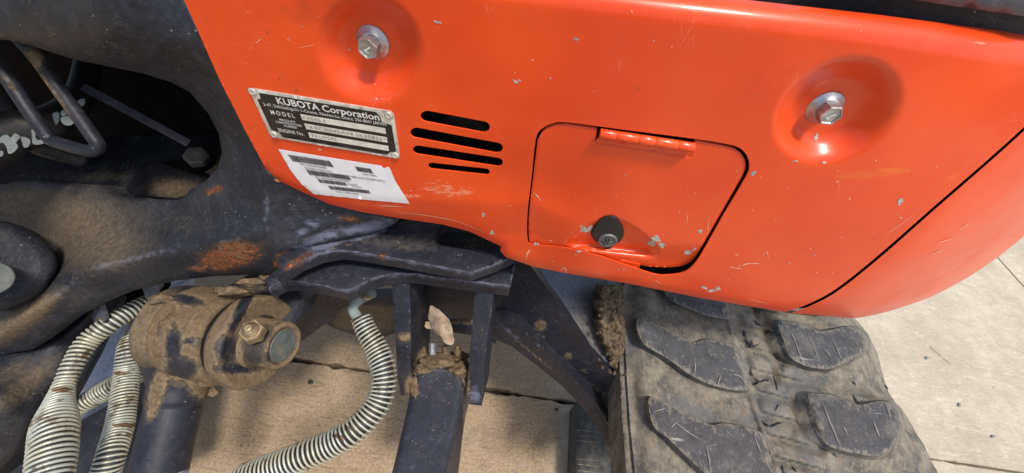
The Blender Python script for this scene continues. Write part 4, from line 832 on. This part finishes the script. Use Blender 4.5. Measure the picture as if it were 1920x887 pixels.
# ---- hoses with spring guards
def spring_hose(path, rpx, pitch, wire, label, mudm=(), core=.80, matc=M_HOSE):
    P = [V(x, y, z) for x, y, z in path]; rad = [r*z/F0 for r, (x, y, z) in zip(rpx, path)]
    mb = MB(); tube(mb, P, [r*core for r in rad], 16, n=8); h = obj('hydraulic_hose', mb, matc, exc, label)
    mb = MB(); coil(mb, P, [r-wire for r in rad], pitch, wire, 6, 26); obj('spring_guard', mb, M_SPR, h, attrs={'mud': list(mudm)}); return h
spring_hose([(300, 556, .68), (262, 573, .65), (214, 602, .62), (167, 638, .60), (139, 680, .58), (121, 720, .565), (111, 755, .545), (104, 795, .52), (100, 840, .50), (92, 905, .48)], [13, 15, 17, 18, 17, 16.5, 22, 32, 34, 34], .0062, .0021, 'spring guarded hose nearest the boom foot', [(115, 730, 22, 6, .95), (120, 750, 30, 12, .5), (160, 665, 16, 6, .8, -50), (85, 785, 18, 10, .6), (195, 625, 20, 6, .5), (110, 810, 24, 20, .3)], core=.88)
spring_hose([(258, 585, .70), (252, 612, .68), (242, 655, .65), (238, 700, .64), (232, 750, .62), (224, 800, .60), (208, 855, .57), (192, 910, .56)], [8, 13, 18, 19.5, 20.5, 22, 23, 24], .0050, .0018, 'spring guarded hose beside the cylinder barrel', [(225, 700, 20, 6, .7), (235, 797, 34, 5, .85), (232, 815, 30, 6, .6), (225, 770, 20, 4, .6)], core=.88)
spring_hose([(330, 655, .74), (285, 684, .72), (240, 710, .71), (190, 738, .70), (140, 766, .69), (80, 808, .70), (30, 850, .72), (-20, 892, .72)], [19, 19, 19, 18.5, 17.5, 13, 8, 6], .0053, .0018, 'spring guarded hose slanting behind the others', [(150, 782, 14, 5, .7), (110, 800, 20, 6, .5)], core=.88)
spring_hose([(676, 594, .56), (688, 622, .555), (706, 655, .55), (719, 695, .54), (716, 738, .53), (698, 772, .52), (665, 806, .51), (620, 833, .505), (560, 858, .50), (450, 902, .50)], [18.5, 20, 22.5, 24, 24.5, 25, 25.5, 26, 27, 29], .0057, .00145, 'spring guarded hose looping over the bare concrete', [(632, 818, 16, 5, .9, 10), (640, 828, 8, 8, .6), (697, 640, 20, 8, .45), (650, 845, 6, 20, .5)], core=.72)
mb = MB(); tube(mb, [V(x, y, z) for x, y, z in [(700, 550, .60), (678, 560, .58), (664, 572, .57), (663, 584, .565), (674, 600, .56), (684, 618, .557)]], .0075, 16); obj('bare_hose', mb, M_TUBE, exc, 'grey green hose end entering a spring guard')
mb = MB(); mb.add(*lump(686, 558, .575, 9, 5, 8, 3), 0, True); obj('mud_clump', mb, M_MUDL, exc, recalc=True)

# ---- rubber track
ZT = .50
def belt(px, py):
    # fine relief of the belt: cross ribs in the middle band, valleys between lugs
    x = px; y = py; e = (y-560)/330.
    band = sstep(1370+70*e, 1392+70*e, x)*(1-sstep(1450+85*e, 1480+85*e, x))
    t = ((y-570-.26*(x-1380))/38.5); fr = t-np.floor(t)
    h = band*(.011*sstep(0, .5, fr)*(1-sstep(.86, 1, fr))-.002)
    rp = pdist([(1356, 560), (1368, 610), (1385, 665), (1404, 735), (1428, 805), (1450, 870), (1465, 930)], x, y, False)
    h = h+.0045*np.exp(-(rp/3.5)**2)
    h = h-.004*band*0
    h = h+.003*(fbm(np.stack([x/34, y/20, x*0], -1), 4, 6)-.5)
    # valleys and dark trench to the left of the outer lugs
    for q in ([(1432, 602), (1440, 650), (1462, 682)], [(1492, 738), (1506, 790), (1540, 838)], [(1414, 578), (1422, 600)], [(1455, 690), (1470, 730)]):
        h = h-.006*np.exp(-(pdist(q, x, y, False)/11)**2)
    # left shoulder falls away
    le = np.interp(y, [520, 700, 900], [1172, 1176, 1192]); h = h-.012*(1-sstep(0, 34, x-le))
    re = np.interp(y, [590, 640, 700, 740, 800, 850, 900], [1602, 1640, 1656, 1674, 1712, 1738, 1760]); h = h-.035*(1-sstep(0, 60, re-x))**2
    # outer valleys
    h = h-.010*np.exp(-(pdist([(1490, 712), (1560, 728), (1650, 722)], x, y, False)/16)**2)-.010*np.exp(-(pdist([(1570, 880), (1650, 885), (1730, 880)], x, y, False)/18)**2)
    return h
def tf(dz=0.): return lambda px, py: zz(px, py, ZT+dz+belt(px, py))
TR = [(1168, 480), (1172, 560), (1172, 640), (1176, 720), (1182, 800), (1192, 900)]+[(1480, 920), (1770, 920), (1758, 885), (1745, 862), (1733, 835), (1718, 812), (1700, 780), (1680, 756), (1666, 735), (1658, 712), (1652, 690), (1645, 662), (1630, 632), (1612, 606), (1596, 592), (1560, 540), (1400, 500)]
mb = MB(); sheet(mb, TR, tf(), [], 4.5, (0, 0, -.05)); trk = obj('rubber_track', mb, M_RUB, exc, 'dusty rubber crawler track with dark worn lugs', {'shade_stain': [(1446, 635, 14, 40, .9, -18), (1506, 785, 16, 50, .9, -22), (1418, 588, 6, 16, .8, -20), (1456, 705, 8, 26, .7, -20), (1186, 600, 10, 60, .45), (1195, 720, 10, 60, .5), (1320, 660, 60, 8, .3, 10), (1640, 745, 60, 6, .5, 8), (1490, 815, 8, 30, .5)]})  # dark brown along the lug flanks is shade painted into the belt colour
def lug(top, base, h, label=None, dome=0.0):
    T = crom(top, 4); B = crom(base, 4); n = len(T); assert len(B) == n
    mb = MB(); cen = T.mean(0)
    def fz(x, y):
        d = pdist(T, x, y); return zz(x, y, ZT+h-dome*np.hypot((x-cen[0])/100, (y-cen[1])/60)**2+.0018*(fbm(np.stack([x/18, y/18, x*0], -1), 3, 3)-.5)-.0022*(1-sstep(0, 6, d)))
    sheet(mb, T, fz, [], 2.6, None)
    rings = [(0, None), (.35, .78), (.75, .32), (1, -.2)]; P = []
    top3 = at(T[:, 0], T[:, 1], fz(T[:, 0], T[:, 1])); top3[:, 2] -= .0004; top3 = np.repeat(top3, 1, 0)
    b3 = at(B[:, 0], B[:, 1], zz(B[:, 0], B[:, 1], ZT+belt(B[:, 0], B[:, 1])-.002))
    for q, _ in rings:
        g = top3*(1-q)+b3*q; g = g+(fbm(g*180, 3, 4)-.5)[:, None]*np.array([.002, .002, .001])*(q > 0); P.append(g)
    TT = np.resize(resample(T, 3.5), (1, 2))
    F = [[], []]
    for i in range(3):
        for k in range(n): F[i > 0].append((i*n+k, i*n+(k+1) % n, (i+1)*n+(k+1) % n, (i+1)*n+k))
    mb.add(np.concatenate(P), F[0], 0, True); mb.add(np.concatenate(P), F[1], 1, True)
    obj('tread_lug', mb, [M_LUG, M_RUB], trk, label, attrs={'edge': lambda px, py: np.clip(.72-pdist(T, px, py)/26, .30, 1)}, recalc=False)
def grow(P, d, dx=0, dy=0):
    P = np.array(P, float); c = P.mean(0); v = P-c; L = np.linalg.norm(v, axis=1, keepdims=True); return (c+v*(1+d/L)+np.array([dx, dy])).tolist()
L1 = [(1197, 597), (1257, 621), (1299, 642), (1323, 637), (1356, 642), (1376, 648), (1382, 660), (1403, 719), (1401, 731), (1371, 731), (1327, 719), (1290, 700), (1250, 671), (1205, 642)]
L2 = [(1218, 743), (1261, 765), (1309, 787), (1334, 797), (1356, 794), (1386, 798), (1415, 805), (1430, 818), (1445, 862), (1458, 905), (1450, 925), (1400, 925), (1345, 905), (1279, 848), (1253, 822), (1224, 796)]
L0 = [(1200, 528), (1240, 540), (1255, 562), (1290, 578), (1325, 592), (1360, 598), (1363, 590), (1350, 545), (1300, 520)]
R1 = [(1459, 604), (1480, 604), (1502, 608), (1535, 621), (1560, 618), (1586, 613), (1612, 620), (1626, 640), (1616, 662), (1586, 678), (1557, 691), (1520, 689), (1503, 683), (1483, 671), (1472, 645)]
R1b = [(1440, 602), (1480, 601), (1503, 605), (1535, 617), (1562, 614), (1588, 610), (1618, 616), (1632, 640), (1621, 667), (1589, 685), (1557, 698), (1518, 696), (1498, 690), (1464, 677), (1438, 645)]
R2 = [(1515, 740), (1535, 739), (1557, 741), (1586, 752), (1609, 760), (1645, 753), (1668, 756), (1686, 775), (1690, 800), (1675, 833), (1645, 855), (1601, 849), (1575, 844), (1550, 833), (1538, 811), (1527, 777)]
R2b = [(1490, 736), (1535, 736), (1560, 738), (1588, 748), (1609, 756), (1646, 749), (1672, 752), (1694, 772), (1699, 801), (1682, 840), (1647, 863), (1599, 857), (1571, 852), (1540, 844), (1508, 815), (1492, 777)]
R0_ = [(1425, 560), (1480, 560), (1540, 575), (1590, 560), (1600, 575), (1560, 588), (1520, 586), (1470, 580), (1430, 572)]
lug(L1, grow(L1, 5, -2, 2), .019, 'upper left dark lug of the track'); lug(L2, grow(L2, 5, -2, 2), .019, 'lower left dark lug of the track'); lug(L0, grow(L0, 5), .016)
lug(R1, R1b, .022, 'upper right lug with a brown flank', .002); lug(R2, R2b, .022, 'lower right lug with a brown flank', .002); lug(R0_, grow(R0_, 8), .02)
L3 = [(x+42, y+158) for x, y in L2[:]]; 
# cracks in the belt
cr = MB()
for pts in [[(1397, 635), (1405, 645), (1412, 649), (1424, 645)], [(1400, 652), (1410, 648), (1408, 636)], [(1414, 600), (1420, 607), (1428, 612)], [(1394, 620), (1397, 632)], [(1434, 628), (1440, 622), (1443, 630)], [(1408, 686), (1408, 700), (1412, 705)], [(1415, 708), (1424, 716), (1436, 712), (1441, 716)], [(1412, 722), (1424, 716)], [(1450, 705), (1456, 722), (1457, 732)], [(1427, 788), (1440, 798), (1452, 796), (1470, 792)], [(1445, 803), (1455, 795), (1462, 790)], [(1460, 758), (1454, 770)], [(1600, 740), (1606, 752), (1614, 756)], [(1598, 715), (1606, 722)], [(1620, 655), (1628, 660)], [(1660, 722), (1665, 730)], [(1560, 846), (1570, 858)], [(1466, 872), (1470, 886), (1478, 892)], [(1485, 875), (1494, 885)], [(1545, 688), (1556, 696)]]:
    scratch(cr, pts, 1.8, tf(.0012))
o = obj('rubber_cracks', cr, M_BLK, trk); o['kind'] = 'stuff'
ls = MB()
def sl(pts, wd, z): scratch(ls, pts, wd*.75, lambda x, y: zz(x, y, ZT+z))
for pts in [[(1302, 670), (1304, 690), (1300, 707)], [(1352, 703), (1349, 712), (1346, 722)], [(1374, 702), (1388, 706), (1398, 720)], [(1262, 788), (1290, 810), (1320, 828)], [(1225, 772), (1250, 765)], [(1322, 838), (1345, 833)], [(1324, 835), (1330, 860), (1332, 880)], [(1418, 808), (1416, 820), (1428, 850)], [(1270, 790), (1258, 802)], [(1360, 806), (1375, 820)]]: sl(pts, 1.1, .0208)
for pts in [[(1484, 622), (1494, 648), (1505, 677)], [(1515, 628), (1526, 650), (1534, 672)], [(1560, 632), (1570, 655), (1579, 675)], [(1544, 652), (1558, 668)], [(1543, 755), (1556, 790), (1578, 840)], [(1638, 790), (1650, 820)], [(1662, 755), (1672, 790)], [(1582, 800), (1590, 815)]]: sl(pts, .9, .0232)
o = obj('rubber_scratches', ls, mat_simple('pale_rubber_scuff', (.25, .23, .195), .85), trk); o['kind'] = 'stuff'
# side wall of track edge, then lower run with cross hatching
solid('track_edge', [(1158, 520), (1176, 520), (1178, 640), (1184, 760), (1196, 905), (1176, 905), (1166, 780), (1160, 640)], zplane(ZT-.018), (0, 0, -.07), M_RUB, trk, step=6, rnd=(4, .003))
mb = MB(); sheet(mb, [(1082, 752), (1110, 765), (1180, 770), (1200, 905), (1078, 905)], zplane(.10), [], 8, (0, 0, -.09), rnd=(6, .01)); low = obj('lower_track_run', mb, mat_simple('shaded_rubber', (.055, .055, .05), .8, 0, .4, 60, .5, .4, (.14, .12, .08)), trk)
mb = MB(); zl = lambda x, y: zz(x, y, .1008)
M_RD = mat_simple('rib_dust', (.17, .155, .12), .9)
for y0 in (763, 808, 818, 828, 862, 872, 884):
    mb = MB(); scratch(mb, [(1081, y0-2), (1100, y0), (1124, y0+3)], .9, zl); obj('rib', mb, M_RD, low)
M_CR = mat_mud('crumbly_soil', (.04, .028, .018), (.22, .155, .09))
def rough(px, py): P = np.stack([px/22, py/22, px*0], -1); n = fbm(P, 5, 31); return .62+.03*(px-1120)/60-.03*(n-.5)-.02*np.abs(fbm(P*2.3, 3, 5)-.5)
o = solid('packed_soil', [(1128, 535), (1172, 535), (1173, 620), (1176, 700), (1172, 745), (1160, 722), (1150, 690), (1136, 650), (1128, 640), (1118, 600), (1126, 590), (1120, 560)], rough, (0, .02, -.03), M_CR, step=3.2, jag=1.2, rnd=(10, .02)); o['kind'] = 'stuff'
o = solid('packed_soil', [(1142, 792), (1166, 788), (1176, 800), (1184, 905), (1160, 905), (1150, 850)], lambda x, y: rough(x-10, y)+.01, (0, .02, -.03), M_MUDL, step=3.2, jag=1.6, rnd=(8, .014)); o['kind'] = 'stuff'
o = obj('soil_crumbs', (lambda m: ([m.add(*lump(1146+RNG.normal(0, 14), RNG.uniform(540, 715), .61, RNG.uniform(1.5, 4), RNG.uniform(1.5, 4), 3, i), 0, True) for i in range(46)], m)[1])(MB()), M_CR, exc, recalc=True); o['kind'] = 'stuff'
# ================================================================== loose things
mb = MB(); LF = crom([(808, 573), (823, 582), (841, 599), (848, 617), (851, 635), (849, 646), (835, 644), (827, 631), (813, 620), (806, 603), (803, 597), (805, 581)], 4)
lf = tps([(808, 573, .575), (850, 640, .585), (828, 605, .572), (806, 600, .590), (848, 610, .590), (830, 640, .582)])
sheet(mb, LF, lf, [], 4, (0, .0006, 0), jag=.3); sheet(mb, [(798, 603), (806, 604), (814, 618), (800, 616), (796, 612)], lambda x, y: .592+0*x, [], 4, (0, .0006, 0))
tag(obj('dry_leaf', mb, M_LEAF), 'dry tan leaf leaning between the two hanging web plates', 'leaf')
def gthing(name, outline, h, mat, label, cat, dome=True):
    mb = MB(); o_ = np.array(outline, float); c = o_.mean(0)
    sheet(mb, outline, lambda x, y: zz(x, y, h*(1-.8*np.clip(np.hypot((x-c[0])/(np.ptp(o_[:, 0])/2+1e-3), (y-c[1])/(np.ptp(o_[:, 1])/2+1e-3)), 0, 1)**2)+.0002), [], 1.6, (0, 0, -.0015)); return tag(obj(name, mb, mat), label, cat)
gthing('pebble', oval(1738, 671, 4.5, 3, 10, 10, .3), .005, M_STONE, 'small grey pebble on concrete just left of the straw', 'pebble')
gthing('pebble', oval(1799, 759, 4.5, 3.2, 40, 10, .3), .005, M_STONE, 'blue grey pebble on concrete below the straw', 'pebble')
gthing('pebble', oval(1862, 818, 5, 3, 0, 10, .3), .005, M_STONE, 'grey pebble nearest the slab joint at right', 'pebble')
gthing('pebble', oval(1706, 568, 6, 3.5, 10, 10, .4), .003, M_STONE, 'flat dark stone fleck just below the orange cover', 'pebble')
gthing('pebble', oval(1043, 768, 3.5, 4, 0, 9, .5), .005, M_SOIL, 'dark crumb below the slab joint beside the track', 'pebble')
gthing('pebble', oval(582, 716, 5, 4, 0, 9, .6), .004, M_SOIL, 'dark crumb on concrete in the shadow left of the hose', 'pebble')
mb = MB(); tube(mb, [VZ(1744, 650, .002), VZ(1760, 664, .004), VZ(1782, 682, .0025)], .0007, 6); tag(obj('straw_stalk', mb, mat_simple('dry_straw', (.24, .17, .09), .8)), 'thin brown straw lying on the bright concrete', 'straw')
gv = MB()
for i in range(240):
    a, b = RNG.uniform(-.9, 1.6), RNG.uniform(-.6, 1.3); r = .0006+.0016*RNG.rand()**3; q = oval(0, 0, r, r*.7, RNG.uniform(0, 180), 6, .5)
    gv.add(np.r_[np.c_[q+[a, b], np.full(6, .0002)], [[a, b, r*.8]]], [(k, (k+1) % 6, 6) for k in range(6)], 0, True)
for i in range(260):
    p_ = VZ(RNG.uniform(380, 1080), RNG.uniform(620, 885), 0) if RNG.rand() < .75 else VZ(RNG.uniform(1640, 1900), RNG.uniform(480, 880), 0); r = .0009+.0026*RNG.rand()**4; q = oval(0, 0, r, r*.7, RNG.uniform(0, 180), 6, .6)
    gv.add(np.r_[np.c_[q+[p_.x, p_.y], np.full(6, .0002)], [[p_.x, p_.y, r*.7]]], [(k, (k+1) % 6, 6) for k in range(6)], 0, True)
tag(obj('grit', gv, M_STONE), 'fine grit scattered over the concrete', 'grit', kind='stuff')
